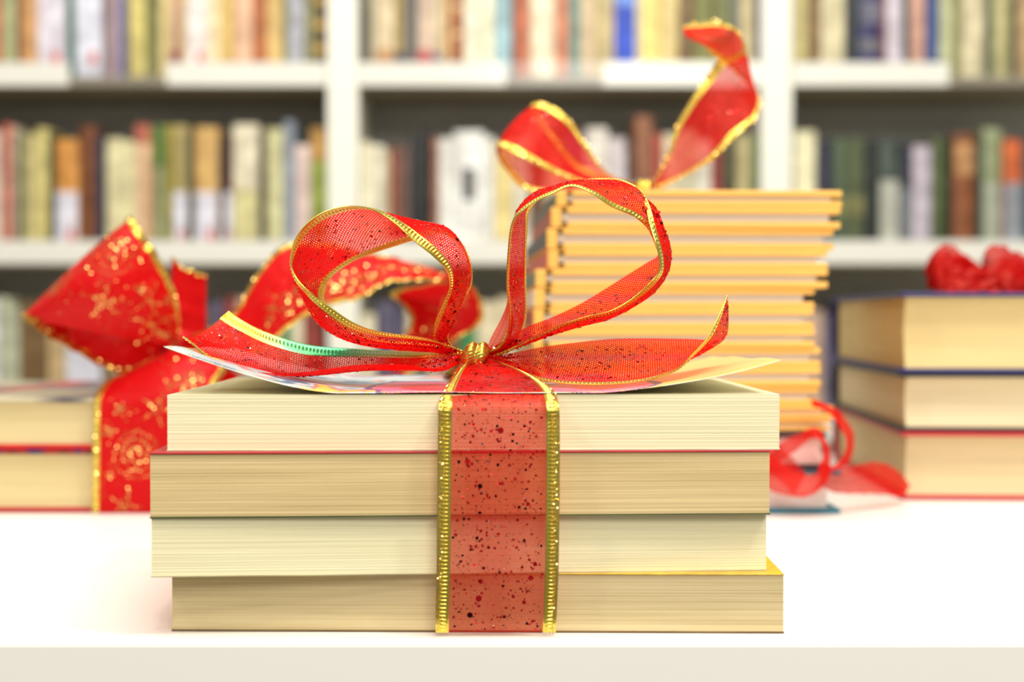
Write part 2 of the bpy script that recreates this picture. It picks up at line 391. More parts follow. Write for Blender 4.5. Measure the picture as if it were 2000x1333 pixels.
row([(1551, 1579, 0, (194, 182, 122), 'khaki'), (1579, 1604, 0, (132, 102, 62), 'brown'), (1604, 1627, 0, (228, 218, 180), 'cream'), (1627, 1651, 0, (222, 212, 172), 'ivory'),
     (1651, 1676, 0, (44, 50, 52), 'charcoal'), (1676, 1721, 0, (36, 36, 92), 'wide navy', dict(extra=[(.2, .3, (110, 110, 120)), (.42, .6, (100, 100, 120))])), (1721, 1732, 0, (128, 60, 72), 'narrow maroon'), (1732, 1766, 0, (208, 198, 210), 'lavender'),
     (1766, 1778, 0, (40, 62, 62), 'narrow dark teal'), (1778, 1809, 0, (212, 162, 142), 'dusty pink'), (1809, 1836, 0, (56, 78, 138), 'denim blue'), (1836, 1866, 0, (192, 196, 152), 'pale green', dict(lean=-.008)),
     (1866, 1880, 0, (148, 142, 92), 'narrow olive'), (1880, 1924, 0, (220, 208, 170), 'beige', dict(lean=.008)), (1926, 1941, 0, (42, 72, 58), 'narrow bottle green'), (1941, 1978, 0, (184, 178, 124), 'khaki green'),
     (1978, 1988, 0, (38, 42, 40), 'narrow black'), (1988, 2018, 0, (190, 160, 110), 'tan'), (2018, 2052, 0, (90, 110, 100), 'grey-green'), (2052, 2090, 0, (210, 200, 170), 'cream'), (2090, 2120, 0, (150, 70, 50), 'brick red')],
    151, 'on the upper shelf of the right bay', 'books on the upper shelf, right bay')
row([(-140, -105, 250, (200, 190, 150), 'cream'), (-105, -70, 262, (70, 80, 60), 'dark green'), (-70, -35, 244, (180, 140, 90), 'tan'), (-35, 0, 255, (210, 200, 180), 'ivory'),
     (0, 20, 242, (192, 96, 82), 'salmon red'), (20, 31, 248, (204, 196, 168), 'narrow ivory'), (31, 43, 266, (84, 88, 36), 'narrow moss'), (43, 67, 262, (204, 192, 134), 'cream-olive'), (67, 92, 250, (212, 198, 124), 'yellow-cream'),
     (92, 106, 262, (20, 46, 26), 'narrow black-green'), (106, 152, 272, (216, 150, 70), 'orange-topped', dict(lab=(.0, .105, WL))), (152, 184, 246, (116, 62, 22), 'chestnut brown'), (184, 203, 262, (14, 28, 62), 'midnight blue'),
     (203, 239, 270, (228, 218, 172), 'cream'), (239, 262, 276, (222, 216, 168), 'pale cream'), (262, 290, 244, (228, 188, 152), 'peach', dict(extra=[(.86, 1, (200, 110, 90))])), (290, 299, 250, (190, 150, 70), 'narrow ochre'), (299, 316, 244, (150, 162, 130), 'green-topped', dict(extra=[(.68, .99, (34, 124, 62))])),
     (316, 335, 244, (156, 144, 54), 'mustard'), (335, 364, 244, (178, 162, 102), 'khaki', dict(lab=(.0, .105, WL))), (364, 378, 258, (46, 46, 28), 'narrow black'), (378, 424, 248, (222, 180, 108), 'golden tan', dict(lab=(.0, .105, WL))),
     (424, 436, 264, (56, 32, 28), 'narrow dark maroon'), (436, 452, 264, (84, 44, 38), 'maroon', dict(lab=(.0, .105, WL))), (452, 503, 242, (232, 222, 194), 'wide ivory', dict(extra=[(0, .5, (214, 206, 148))])), (503, 517, 262, (42, 30, 16), 'narrow black-brown'),
     (517, 552, 250, (210, 206, 156), 'pale olive-cream'), (552, 574, 236, (146, 156, 172), 'blue-grey'), (574, 605, 284, (228, 204, 196), 'short pinkish white'), (605, 638, 250, (142, 156, 62), 'lime green', dict(extra=[(.74, 1, (182, 136, 62))]))],
    497, 'on the second shelf of the left bay', 'books on the second shelf, left bay')
row([(702, 724, 276, (238, 232, 204), 'ivory'), (724, 750, 284, (232, 228, 204), 'pale ivory'), (750, 762, 292, (206, 184, 150), 'narrow beige'), (762, 777, 290, (154, 76, 52), 'red-brown'), (777, 800, 284, (112, 86, 78), 'brown-grey'),
     (800, 822, 262, (44, 44, 46), 'charcoal'), (822, 842, 252, (30, 30, 32), 'tall black'), (842, 856, 270, (154, 98, 68), 'narrow brown'), (856, 886, 270, (238, 238, 232), 'white'),
     (886, 946, 256, (242, 242, 238), 'wide white', dict(extra=[(.44, .70, (16, 16, 14), .36)])), (946, 966, 268, (236, 236, 230), 'narrow white'), (966, 1000, 280, (238, 218, 146), 'yellow'), (1000, 1034, 270, (228, 222, 200), 'cream'),
     (1034, 1066, 262, (110, 70, 50), 'brown'), (1066, 1104, 282, (196, 184, 150), 'sand'), (1104, 1144, 258, (90, 60, 90), 'plum'), (1144, 1188, 250, (232, 226, 214), 'off-white'), (1188, 1224, 270, (206, 196, 200), 'lavender-white'),
     (1224, 1240, 282, (70, 44, 34), 'dark brown'), (1240, 1276, 226, (148, 94, 62), 'tall brown', dict(lab=(.0, .12, (222, 216, 206)))), (1276, 1296, 262, (172, 70, 56), 'brick red'), (1296, 1326, 262, (228, 218, 186), 'buff'),
     (1326, 1360, 256, (196, 190, 160), 'pale khaki'), (1360, 1390, 276, (226, 222, 206), 'linen white'), (1390, 1411, 268, (150, 50, 52), 'crimson'), (1411, 1440, 258, (74, 70, 40), 'dark olive'), (1440, 1466, 262, (192, 180, 130), 'khaki'), (1466, 1488, 270, (120, 130, 90), 'sage')],
    497, 'on the second shelf of the middle bay', 'books on the second shelf, middle bay')
row([(1552, 1594, 256, (238, 232, 192), 'wide pale cream', dict(lean=.008)), (1598, 1630, 276, (36, 36, 58), 'navy black'), (1630, 1660, 270, (76, 94, 66), 'dark green', dict(extra=[(.32, .5, (120, 124, 74))])), (1660, 1690, 270, (82, 92, 58), 'olive green', dict(extra=[(.32, .5, (124, 122, 72))])),
     (1690, 1718, 272, (28, 38, 34), 'black-green'), (1718, 1758, 276, (64, 76, 66), 'grey-green', dict(lab=(.0, .125, (190, 192, 178)))), (1758, 1784, 280, (30, 34, 48), 'blue-black', dict(lab=(.0, .11, (120, 124, 130)))), (1784, 1822, 284, (196, 186, 200), 'lavender'),
     (1822, 1852, 270, (74, 88, 44), 'forest green'), (1852, 1864, 268, (26, 24, 14), 'narrow black'), (1864, 1906, 262, (142, 80, 38), 'leather brown', dict(extra=[(.66, .92, (190, 140, 88))])), (1906, 1922, 264, (28, 44, 34), 'narrow black-green'),
     (1922, 1960, 250, (152, 162, 122), 'sage green', dict(lab=(.0, .12, (164, 170, 152)))), (1962, 2000, 272, (206, 100, 44), 'orange', dict(lab=(.0, .12, (150, 156, 166)))), (2000, 2034, 262, (40, 60, 70), 'dark teal'), (2034, 2074, 268, (200, 190, 160), 'cream'), (2074, 2110, 255, (90, 60, 45), 'brown')],
    497, 'on the second shelf of the right bay', 'books on the second shelf, right bay')

# the third shelf is seen only in gaps between the gifts
NC = [((196, 200, 172), 'pale sage'), ((52, 92, 66), 'dark green'), ((120, 92, 54), 'olive brown'), ((204, 176, 128), 'tan'), ((206, 176, 154), 'dusty pink'), ((222, 222, 236), 'cool white'),
      ((80, 80, 84), 'charcoal'), ((228, 214, 178), 'cream'), ((150, 60, 50), 'brick red'), ((90, 84, 108), 'grey-violet'), ((60, 140, 84), 'bright green'), ((236, 226, 196), 'ivory'), ((60, 64, 60), 'black-green'), ((150, 130, 92), 'khaki')]
def auto_row(x, xe, fixed, where, group):
    todo = []; last = None
    while x < xe-12:
        wd = R.choice([18, 24, 30, 36, 42]); wd = min(wd, xe-x)
        c = None
        for (fx0, fx1, ci) in fixed:
            if fx0 <= x+wd/2 < fx1: c = NC[ci]
        if c is None:
            c = R.choice([k for k in NC if k is not last])
        last = c
        top = R.choice([582, 590, 598, 606, 614])
        todo.append((x, wd, top, c)); x += wd
    for i, (x, wd, top, c) in enumerate(todo):
        shelf_book(sx_(x), sx_(x+wd), sz_(843), sz_(top)-sz_(843), c[0], c[1], where, len(todo)-1-i if 'left bay' in where else i, group)
auto_row(-130, 638, [(-10, 30, 0), (30, 46, 1), (46, 80, 2), (80, 110, 3), (110, 130, 4), (130, 190, 5), (600, 640, 8)], 'on the third shelf of the left bay', 'books on the third shelf, left bay')
auto_row(702, 1488, [(690, 735, 11), (735, 790, 9), (885, 925, 10), (925, 1000, 7)], 'on the third shelf of the middle bay', 'books on the third shelf, middle bay')
auto_row(1552, 2080, [(1580, 1620, 4), (1620, 1660, 9)], 'on the third shelf of the right bay', 'books on the third shelf, right bay')

# ------------------------------------------------------------------ front stack of four paperbacks
def page_block(W, Dp, z0, z1, rows=34, amp=.00016, rnd=0, seed=1, sway=.0, dz=None):
    """block of paper whose sheets end unevenly at the front; (x: 0..W, y: 0..Dp)"""
    rr = random.Random(seed); nx = 10; vs = []; fs = []
    offs = [rr.uniform(-amp, amp) for _ in range(rows+1)]
    for j in range(rows+1):
        t = j/rows; z = z0+(z1-z0)*t
        for i in range(nx+1):
            s = i/nx
            y = offs[j] + rr.uniform(-amp, amp)*.3 + rnd*(1-4*(t-.5)**2) + .0001
            sag = 0
            if dz: sag = dz(s, t)
            vs.append((s*W + (offs[(j*7) % rows]*1.4 if i in (0, nx) else 0), y, z+sag))
    for j in range(rows):
        for i in range(nx):
            a = j*(nx+1)+i; fs.append((a, a+1, a+nx+2, a+nx+1))
    nb = len(vs)
    for j in range(rows+1):
        t = j/rows; z = z0+(z1-z0)*t
        o = offs[(j*7) % rows]*1.4
        vs.append((o, Dp, z)); vs.append((W+o, Dp, z))
    for j in range(rows):
        l0 = j*(nx+1); l1 = (j+1)*(nx+1); c = nb+2*j; d = nb+2*j+2
        fs.append((c, l0, l1, d)); fs.append((l0+nx, c+1, d+1, l1+nx)); fs.append((c+1, c, d, d+1))
    top = [rows*(nx+1)+i for i in range(nx+1)]; bot = list(range(nx+1))
    fs.append(top + [nb+2*rows+1, nb+2*rows]); fs.append(bot[::-1] + [nb, nb+1])
    return vs, fs

def paperback(label, L, Rr, DL, DR, zb, zt, Dp, pagemat, cover_rgb, back_rgb, seed, free_cover=False, spine_rgb=None, edge_shift=0):
    """L/Rr image x of the front corners, DL/DR their distances; zb/zt heights above the table"""
    a = Vector(((L-1000)/F*DL, DL, 0)); b = Vector(((Rr-1000)/F*DR, DR, 0))
    W = (b-a).length; rz = math.atan2(b.y-a.y, b.x-a.x)
    t = thing('paperback_book', label, 'book', (a.x, a.y, TZ+zb), rz, 'paperbacks in the front gift stack')
    H = zt-zb; c = .0004
    mesh('page_block', *page_block(W, Dp, c, H-c, seed=seed, rows=64, amp=.00003), pagemat, t)
    mc = mat_rgb(cover_rgb)
    MB().box(-.0002, W+.0002, -.0002, Dp, 0, c*.95).build('back_cover', mat_rgb(back_rgb), t)
    MB().box(-.0002, W+.0002, Dp, Dp+.0005, 0, H, bev=.0001).build('spine', mat_rgb(spine_rgb or cover_rgb), t)
    return t, W, H, c, mc

PG1 = pages('cream_pages_top', (250, 240, 198), .07, 1300, 1)
PG2 = pages('tan_pages', (228, 203, 150), .2, 1500, 2, .3)
PG3 = pages('pale_cream_pages', (250, 240, 196), .07, 1300, 3)
PG4 = pages('brownish_pages', (216, 196, 150), .2, 1400, 4, .3)
Z4, Z3, Z2, Z1 = .0195, .0388, .0597, .0785
DP = .135
t, W, H, c, mc = paperback('bottom paperback of the front stack, brownish page edges flush with table edge', 334, 1532, .466, .4625, 0.0002, Z4, .138, PG4, (235, 175, 40), (120, 90, 50), 4)
MB().box(-.0002, W+.0002, -.0002, .138, H-c, H, bev=.0001).build('front_cover', plain('yellow_print_cover', (228, 172, 40), .35, var=.5, scale=240), t)
t, W, H, c, mc = paperback('third paperback down in the front stack, pale cream pages overhanging at left', 294, 1498, .4565, .4685, Z4, Z3, .135, PG3, (120, 140, 96), (200, 190, 150), 3)
MB().box(-.0002, W+.0002, -.0002, .135, H-c, H, bev=.0001).build('front_cover', mc, t)
t, W, H, c, mc = paperback('second paperback down in the front stack, tan page edges under a red cover', 292, 1504, .4555, .4645, Z3, Z2, .135, PG2, (196, 30, 40), (90, 96, 50), 2)
MB().box(-.0003, W+.0003, -.0005, .135, H-c, H+.0001, bev=.0001).build('front_cover', mc, t)
b1, W, H, c, mc = paperback('top paperback of the front stack, ivory pages, bright cover curling up at both ends', 326, 1523, .4600, .4650, Z2+.0002, Z1, .135, PG1, (150, 170, 180), (220, 214, 190), 1)

def cover_art():
    m, nt, b, N, L = newmat('painted_cover_art')
    tc = N.new('ShaderNodeTexCoord')
    nz = N.new('ShaderNodeTexNoise'); nz.inputs['Scale'].default_value = 34; nz.inputs['Detail'].default_value = 3
    nz.inputs['Distortion'].default_value = 1.2
    L.new(tc.outputs['Object'], nz.inputs['Vector'])
    cr = N.new('ShaderNodeValToRGB'); L.new(nz.outputs['Fac'], cr.inputs[0])
    cols = [(.28, (40, 50, 90)), (.40, (60, 120, 150)), (.46, (150, 190, 205)), (.52, (208, 206, 200)), (.57, (130, 186, 190)), (.62, (214, 90, 110)), (.70, (235, 200, 90))]
    cr.color_ramp.elements[0].position = cols[0][0]; cr.color_ramp.elements[0].color = (*lin(cols[0][1]), 1)
    cr.color_ramp.elements[1].position = cols[-1][0]; cr.color_ramp.elements[1].color = (*lin(cols[-1][1]), 1)
    for p, cc in cols[1:-1]:
        e = cr.color_ramp.elements.new(p); e.color = (*lin(cc), 1)
    prev = cr.outputs[0]
    # pink painted shapes with violet outlines, and a sandy field at the right end
    sep = N.new('ShaderNodeSeparateXYZ'); L.new(tc.outputs['Object'], sep.inputs[0])
    def blob(cx, cy, rx, ry, col, k0, k1, prev):
        vm = N.new('ShaderNodeVectorMath'); vm.operation = 'SUBTRACT'; vm.inputs[1].default_value = (cx, cy, 0); L.new(tc.outputs['Object'], vm.inputs[0])
        vs = N.new('ShaderNodeVectorMath'); vs.operation = 'MULTIPLY'; vs.inputs[1].default_value = (1/rx, 1/ry, 0); L.new(vm.outputs[0], vs.inputs[0])
        ln = N.new('ShaderNodeVectorMath'); ln.operation = 'LENGTH'; L.new(vs.outputs[0], ln.inputs[0])
        n2 = N.new('ShaderNodeMath'); n2.operation = 'MULTIPLY_ADD'; n2.inputs[1].default_value = .5; L.new(nz.outputs['Fac'], n2.inputs[0]); L.new(ln.outputs['Value'], n2.inputs[2])
        mr = N.new('ShaderNodeMapRange'); mr.inputs['From Min'].default_value = k0; mr.inputs['From Max'].default_value = k1
        mr.inputs['To Min'].default_value = 1; mr.inputs['To Max'].default_value = 0; L.new(n2.outputs[0], mr.inputs['Value'])
        mx = N.new('ShaderNodeMix'); mx.data_type = 'RGBA'; L.new(mr.outputs[0], mx.inputs[0]); L.new(prev, mx.inputs[6]); mx.inputs[7].default_value = (*lin(col), 1)
        return mx.outputs[2]
    prev = blob(.195, .05, .040, .2, (226, 190, 120), 1.2, 1.3, prev)
    for (cx, cy, rx, ry) in ((.083, .035, .021, .045), (.142, .03, .020, .035)):
        prev = blob(cx, cy, rx, ry, (80, 60, 130), 1.28, 1.32, prev)
        prev = blob(cx, cy, rx*.9, ry*.9, (236, 110, 150), 1.25, 1.29, prev)
        prev = blob(cx, cy, rx*.45, ry*.5, (240, 70, 80), 1.15, 1.35, prev)
    # gold speckled border along the front edge
    mr = N.new('ShaderNodeMapRange'); mr.inputs['From Min'].default_value = .012; mr.inputs['From Max'].default_value = .006; L.new(sep.outputs['Y'], mr.inputs['Value'])
    vo = N.new('ShaderNodeTexVoronoi'); vo.inputs['Scale'].default_value = 900; L.new(tc.outputs['Object'], vo.inputs['Vector'])
    gt = N.new('ShaderNodeMath'); gt.operation = 'LESS_THAN'; gt.inputs[1].default_value = .42; L.new(vo.outputs['Distance'], gt.inputs[0])
    ml = N.new('ShaderNodeMath'); ml.operation = 'MULTIPLY'; L.new(mr.outputs[0], ml.inputs[0]); L.new(gt.outputs[0], ml.inputs[1])
    mx = N.new('ShaderNodeMix'); mx.data_type = 'RGBA'; L.new(ml.outputs[0], mx.inputs[0]); L.new(prev, mx.inputs[6]); mx.inputs[7].default_value = (*lin((236, 186, 60)), 1)
    L.new(mx.outputs[2], b.inputs['Base Color'])
    b.inputs['Roughness'].default_value = .34
    return m
M['art'] = cover_art()

def curl(x, W):
    xc = W*.5
    t_ = (x-xc)/(W*.5)
    L_ = .0148 if t_ < 0 else .0108
    k = max(0, (abs(t_)-.40)/.60)
    return L_*k**1.65
vs = []; fs = []; mi = []
nx, ny = 72, 14
for side in (0, 1):
    for j in range(ny+1):
        for i in range(nx+1):
            x = -.001 + (W+.0015)*i/nx; y = -.0004 + .1352*j/ny
            z = H + (.0002 if side else 0) + curl(x, W)*(1-.25*(j/ny)) + .0003*math.sin(x*90+j)
            z = max(z, H+(.0002 if side else 0.00002))
            vs.append((x, y, z))
n1 = (nx+1)*(ny+1)
for j in range(ny):
    for i in range(nx):
        a = j*(nx+1)+i
        fs.append((a+nx+1, a+nx+2, a+1, a)); mi.append(1)
        fs.append((n1+a, n1+a+1, n1+a+nx+2, n1+a+nx+1)); mi.append(0)
bd = [i for i in range(nx+1)] + [j*(nx+1)+nx for j in range(1, ny+1)] + [ny*(nx+1)+i for i in range(nx-1, -1, -1)] + [j*(nx+1) for j in range(ny-1, 0, -1)]
for k in range(len(bd)):
    a, b = bd[k], bd[(k+1) % len(bd)]
    fs.append((a, b, n1+b, n1+a)); mi.append(1 if k > nx or abs(k-nx/2) > nx*.3 else 0)
M['white_card'] = plain('white_card_underside', (244, 242, 228), .45, var=.02)
mesh('front_cover', vs, fs, [M['art'], M['white_card']], b1, mi, smooth=True)['label'] = 'glossy painted cover curling up at both ends'

# ------------------------------------------------------------------ ribbons
def cr(pts, n):
    """Catmull-Rom through numpy points, n samples"""
    pts = np.asarray(pts, float); m = len(pts)
    t = np.linspace(0, m-1, n); i = np.clip(np.floor(t).astype(int), 0, m-2); f = (t-i)[:, None]
    g = lambda k: pts[np.clip(k, 0, m-1)]
    p0, p1, p2, p3 = g(i-1), g(i), g(i+1), g(i+2)
    p0 = np.where((i == 0)[:, None], 2*p1-p2, p0); p3 = np.where((i == m-2)[:, None], 2*p2-p1, p3)
    return .5*((2*p1) + (-p0+p2)*f + (2*p0-5*p1+4*p2-p3)*f**2 + (-p0+3*p1-3*p2+p3)*f**3)

class Ribbon:
    """surface between two edge curves; st = [(A, B[, M]), ...] with world points"""
    def __init__(s, st, W, n=None, gather=.0):
        A = np.array([x[0] for x in st], float); B = np.array([x[1] for x in st], float)
        Mi = np.array([x[2] if len(x) > 2 and x[2] is not None else (np.array(x[0])+np.array(x[1]))/2 for x in st], float)
        s.W = W; s.gather = gather
        n0 = max(60, len(st)*14)
        s.A, s.B, s.M = cr(A, n0), cr(B, n0), cr(Mi, n0)
        seg = np.linalg.norm(np.diff(s.M, axis=0), axis=1); s.s = np.concatenate([[0], np.cumsum(seg)]); s.L = s.s[-1]
    wr = 0
    def at(s, u, v):
        """u in metres along, v 0..1 across (arrays)"""
        u = np.asarray(u, float); v = np.asarray(v, float)
        ip = lambda C: np.stack([np.interp(u, s.s, C[:, k]) for k in range(3)], -1)
        a, b, m = ip(s.A), ip(s.B), ip(s.M); v_ = v[..., None]
        p = a*(1-v_)*(1-2*v_) + m*4*v_*(1-v_) + b*v_*(2*v_-1)
        if s.gather:
            wd = np.linalg.norm(b-a, axis=-1)
            g = np.clip(1-wd/(s.W*.9), 0, 1)*s.gather
            off = np.sin(v*2*np.pi*3.5)*g*np.minimum(1, (v*(1-v)*8))
            p = p + np.stack([off*.15, -off*.5, off*.85], -1)
        if s.wr:
            e = s.wr*np.sin(np.pi*np.clip(u/s.L, 0, 1))
            off = e*(np.sin(u*520+v*5+np.sin(v*9)*1.5)+.7*np.sin(u*230-v*11)+.5*np.sin(u*900+v*17))
            p = p + np.stack([off*.5, -off*.6, off*.6], -1)
        return p
    def normal(s, u, v):
        e = .0006; du = s.at(u+e, v)-s.at(u-e, v); dv = s.at(u, np.clip(v+.02, 0, 1))-s.at(u, np.clip(v-.02, 0, 1))
        n = np.cross(du, dv); return n/np.maximum(np.linalg.norm(n, axis=-1, keepdims=True), 1e-12)

def sheet(name, rb, mat, parent, off, step=.0016, K=12, v0=0., v1=1., smooth=True, label=None, uvk=1.):
    n = max(8, int(rb.L/step)); U_ = np.linspace(0, rb.L, n+1); V_ = np.linspace(v0, v1, K+1)
    uu, vv = np.meshgrid(U_, V_, indexing='ij'); p = rb.at(uu, vv).reshape(-1, 3)
    uv = np.stack([uu.ravel(), vv.ravel()*rb.W*uvk], -1)
    a = (np.arange(n)[:, None]*(K+1)+np.arange(K)[None]).ravel()
    fs = np.stack([a, a+1, a+K+2, a+K+1], -1)
    o = mesh(name, p.tolist(), fs.tolist(), mat, parent, uvs=uv, smooth=smooth, off=off)
    if label: o['label'] = label
    return o

def trim(name, rb, edge, parent, off, mat, tw=.0042, pitch=.0013, th=.00022, ridge=.00034, step=.00026, u0=0., u1=1.):
    """woven metallic edging: a flat band with raised cross-bars and a cord on each side; solid"""
    t_ = tw/rb.W
    prof = [(-.01, 0, .5), (.10, .3, .9), (.25, .12, 1), (.42, .95, 1), (.62, .95, 1), (.80, .12, 1), (.93, .3, .9), (1., 0, .5)]
    n = int(rb.L*(u1-u0)/step); U_ = np.linspace(rb.L*u0, rb.L*u1, n+1)
    ph = np.clip(np.sin(2*np.pi*U_/pitch)*1.4, -.2, 1)
    rows = []
    k = len(prof)
    for side in (1, -1):
        for j, (f, rg, thk) in enumerate(prof):
            v = (f*t_) if edge == 0 else 1-f*t_
            v = np.full_like(U_, v)
            nn = rb.normal(U_, v)
            amp = th*thk + (ridge*rg*np.clip(ph, 0, 1) if .2 < f < .85 else ridge*rg*.6)
            rows.append(rb.at(U_, v) + nn*side*np.broadcast_to(amp, U_.shape)[:, None])
    ring = rows[:k] + rows[k:][::-1]
    m_ = len(ring); pts = np.stack(ring, 1).reshape(-1, 3)
    a = np.arange(n)[:, None]*m_; j = np.arange(m_)[None]; jn = (np.arange(m_)+1) % m_
    fs = np.stack([(a+j), (a+jn), (a+m_+jn), (a+m_+j)], -1).reshape(-1, 4)
    return mesh(name, pts.tolist(), fs.tolist() + [list(range(m_))[::-1], [n*m_+q for q in range(m_)]], mat, parent, off=off)

def flakes(name, rb, spots, mats, parent, off, tilt=.3, sides=6, seed=0, lift=.00022):
    """spots: (u, v, radius, material index[, tilt])"""
    if not spots: return
    rr = np.random.RandomState(seed); n = len(spots)
    u = np.array([q[0] for q in spots]); v = np.array([q[1] for q in spots]); r = np.array([q[2] for q in spots])
    c = rb.at(u, v); nn = rb.normal(u, v)
    flip = np.where(nn[:, 1] > 0, -1, 1)[:, None]; nn = nn*flip      # towards the viewer's side
    c = c + nn*lift
    nn = nn + rr.normal(0, tilt, (n, 3)); nn /= np.linalg.norm(nn, axis=1, keepdims=True)
    t1 = np.cross(nn, rr.normal(0, 1, (n, 3))); t1 /= np.linalg.norm(t1, axis=1, keepdims=True); t2 = np.cross(nn, t1)
    ang = np.arange(sides)*2*np.pi/sides
    vs = (c[:, None] + (t1[:, None]*np.cos(ang)[None, :, None] + t2[:, None]*np.sin(ang)[None, :, None])*r[:, None, None]).reshape(-1, 3)
    fs = (np.arange(n)[:, None]*sides+np.arange(sides)[None]).tolist()
    o = mesh(name, vs.tolist(), fs, mats, parent, [q[3] for q in spots], off=off)
    o['kind'] = 'stuff'
    return o

def px_st(lst):
    out = []
    for s_ in lst:
        out.append(tuple(tuple(P(*q)) if q is not None else None for q in s_))
    return out

SEQ = [M['seq_red'], M['seq_dark'], M['seq_white']]
def net_spots(rb, dens, seed, big=1.0):
    r_ = random.Random(seed); out = []
    n = int(rb.L*rb.W*1e6*dens)
    for _ in range(n):
        q = r_.random()
        rad = .00017 + .00042*r_.random()**3 + (.0006*big*r_.random() if r_.random() < .03 else 0)
        m_ = 0 if q < .74 else (1 if q < .975 else 2)
        if m_ == 2: rad = min(rad, .0003)
        out.append((r_.uniform(.001, rb.L-.001), r_.uniform(.13, .87), rad, m_))
    return out

def net_ribbon(name, st, parent, off, W=.040, mat='tulle', seed=1, dens=.30, edges=(0, 1), label=None, tw=.0040, gather=.0016, big=1.0, tmat='gold', ts=.00026, uvk=.6):
    rb = Ribbon(px_st(st) if not isinstance(st, Ribbon) else st, W, gather=gather) if not isinstance(st, Ribbon) else st
    o = sheet(name, rb, M[mat], parent, off, v0=.02, v1=.98, label=label, uvk=uvk)
    for e in edges:
        e, a, b = (e, 0, 1) if isinstance(e, int) else e
        trim('gold_trim', rb, e, o, off, M[tmat if isinstance(tmat, str) else tmat[e]], tw=tw, step=ts, u0=a, u1=b)
    flakes('sequins', rb, net_spots(rb, dens, seed, big), SEQ, o, off, seed=seed, tilt=.16, lift=.00012)
    return o, rb

def barrel_knot(name, c, r, wd, mat, parent, off, tilt=0, humps=2, n=80, m=26, squash=1.0):
    vs = []; fs = []
    for i in range(m+1):
        s_ = i/m; x = (s_-.5)*wd
        rad = r*(.45+.55*math.sqrt(max(0, 1-(2*abs(s_-.5))**3)))*((.80+.20*abs(math.sin(2*math.pi*s_))) if humps > 1 else 1)
        for j in range(n):
            a = 2*math.pi*j/n; q = rad*(1+.035*math.cos(a*n/4+s_*22)+.05*math.sin(3*a+s_*4))
            vs.append((x + .0006*math.sin(a), math.cos(a)*q*squash, math.sin(a)*q))
    for i in range(m):
        for j in range(n):
            fs.append((i*n+j, i*n+(j+1) % n, (i+1)*n+(j+1) % n, (i+1)*n+j))
    fs.append(list(range(n))[::-1]); fs.append([m*n+j for j in range(n)])
    Mx = Matrix.Translation(c) @ Matrix.Rotation(tilt, 4, 'Y')
    vs = [tuple(Mx @ Vector(v)) for v in vs]
    return mesh(name, vs, fs, mat, parent, smooth=True, off=off)

# --- the front bow
K1 = P(928, 693, .514)
g1 = thing('gift_ribbon', 'sheer red glitter ribbon with gold edges, bow tied round the front paperbacks', 'ribbon', tuple(K1))
o1 = tuple(K1)
net_ribbon('loop', [
    ((908, 690, .515), (908, 700, .520)),
    ((840, 663, .506), (850, 676, .522), (838, 684, .511)),
    ((742, 648, .495), (745, 662, .526), (735, 679, .503)),
    ((692, 631, .490), (694, 645, .527), (668, 663, .499)),
    ((641, 597, .487), (656, 616, .527), (617, 629, .497)),
    ((600, 566, .485), (636, 590, .527), (594, 585, .501)),
    ((577, 539, .485), (634, 568, .527), (583, 557, .505)),
    ((567, 505, .485), (648, 540, .527), (596, 528, .508)),
    ((582, 458, .486), (690, 510, .527), (633, 492, .511)),
    ((622, 420, .488), (735, 493, .527), (675, 462, .513)),
    ((675, 403, .490), (775, 480, .527), (725, 440, .514)),
    ((725, 409, .490), (820, 466, .526), (780, 428, .513)),
    ((769, 435, .490), (858, 455, .524), (822, 431, .509)),
    ((810, 472, .491), (892, 472, .521), (862, 442, .505)),
    ((847, 502, .493), (912, 502, .520), (893, 474, .503)),
    ((872, 530, .496), (920, 533, .519), (908, 512, .503)),
    ((878, 560, .499), (918, 562, .519), (906, 555, .506)),
    ((866, 593, .502), (899, 595, .517), (896, 594, .508)),
    ((851, 628, .506), (882, 630, .517), (882, 632, .511)),
    ((848, 664, .511), (875, 666, .518), (864, 668, .513)),
    ((890, 690, .515), (898, 698, .518)),
], g1, o1, W=.041, mat='tulle', seed=11, dens=.24)
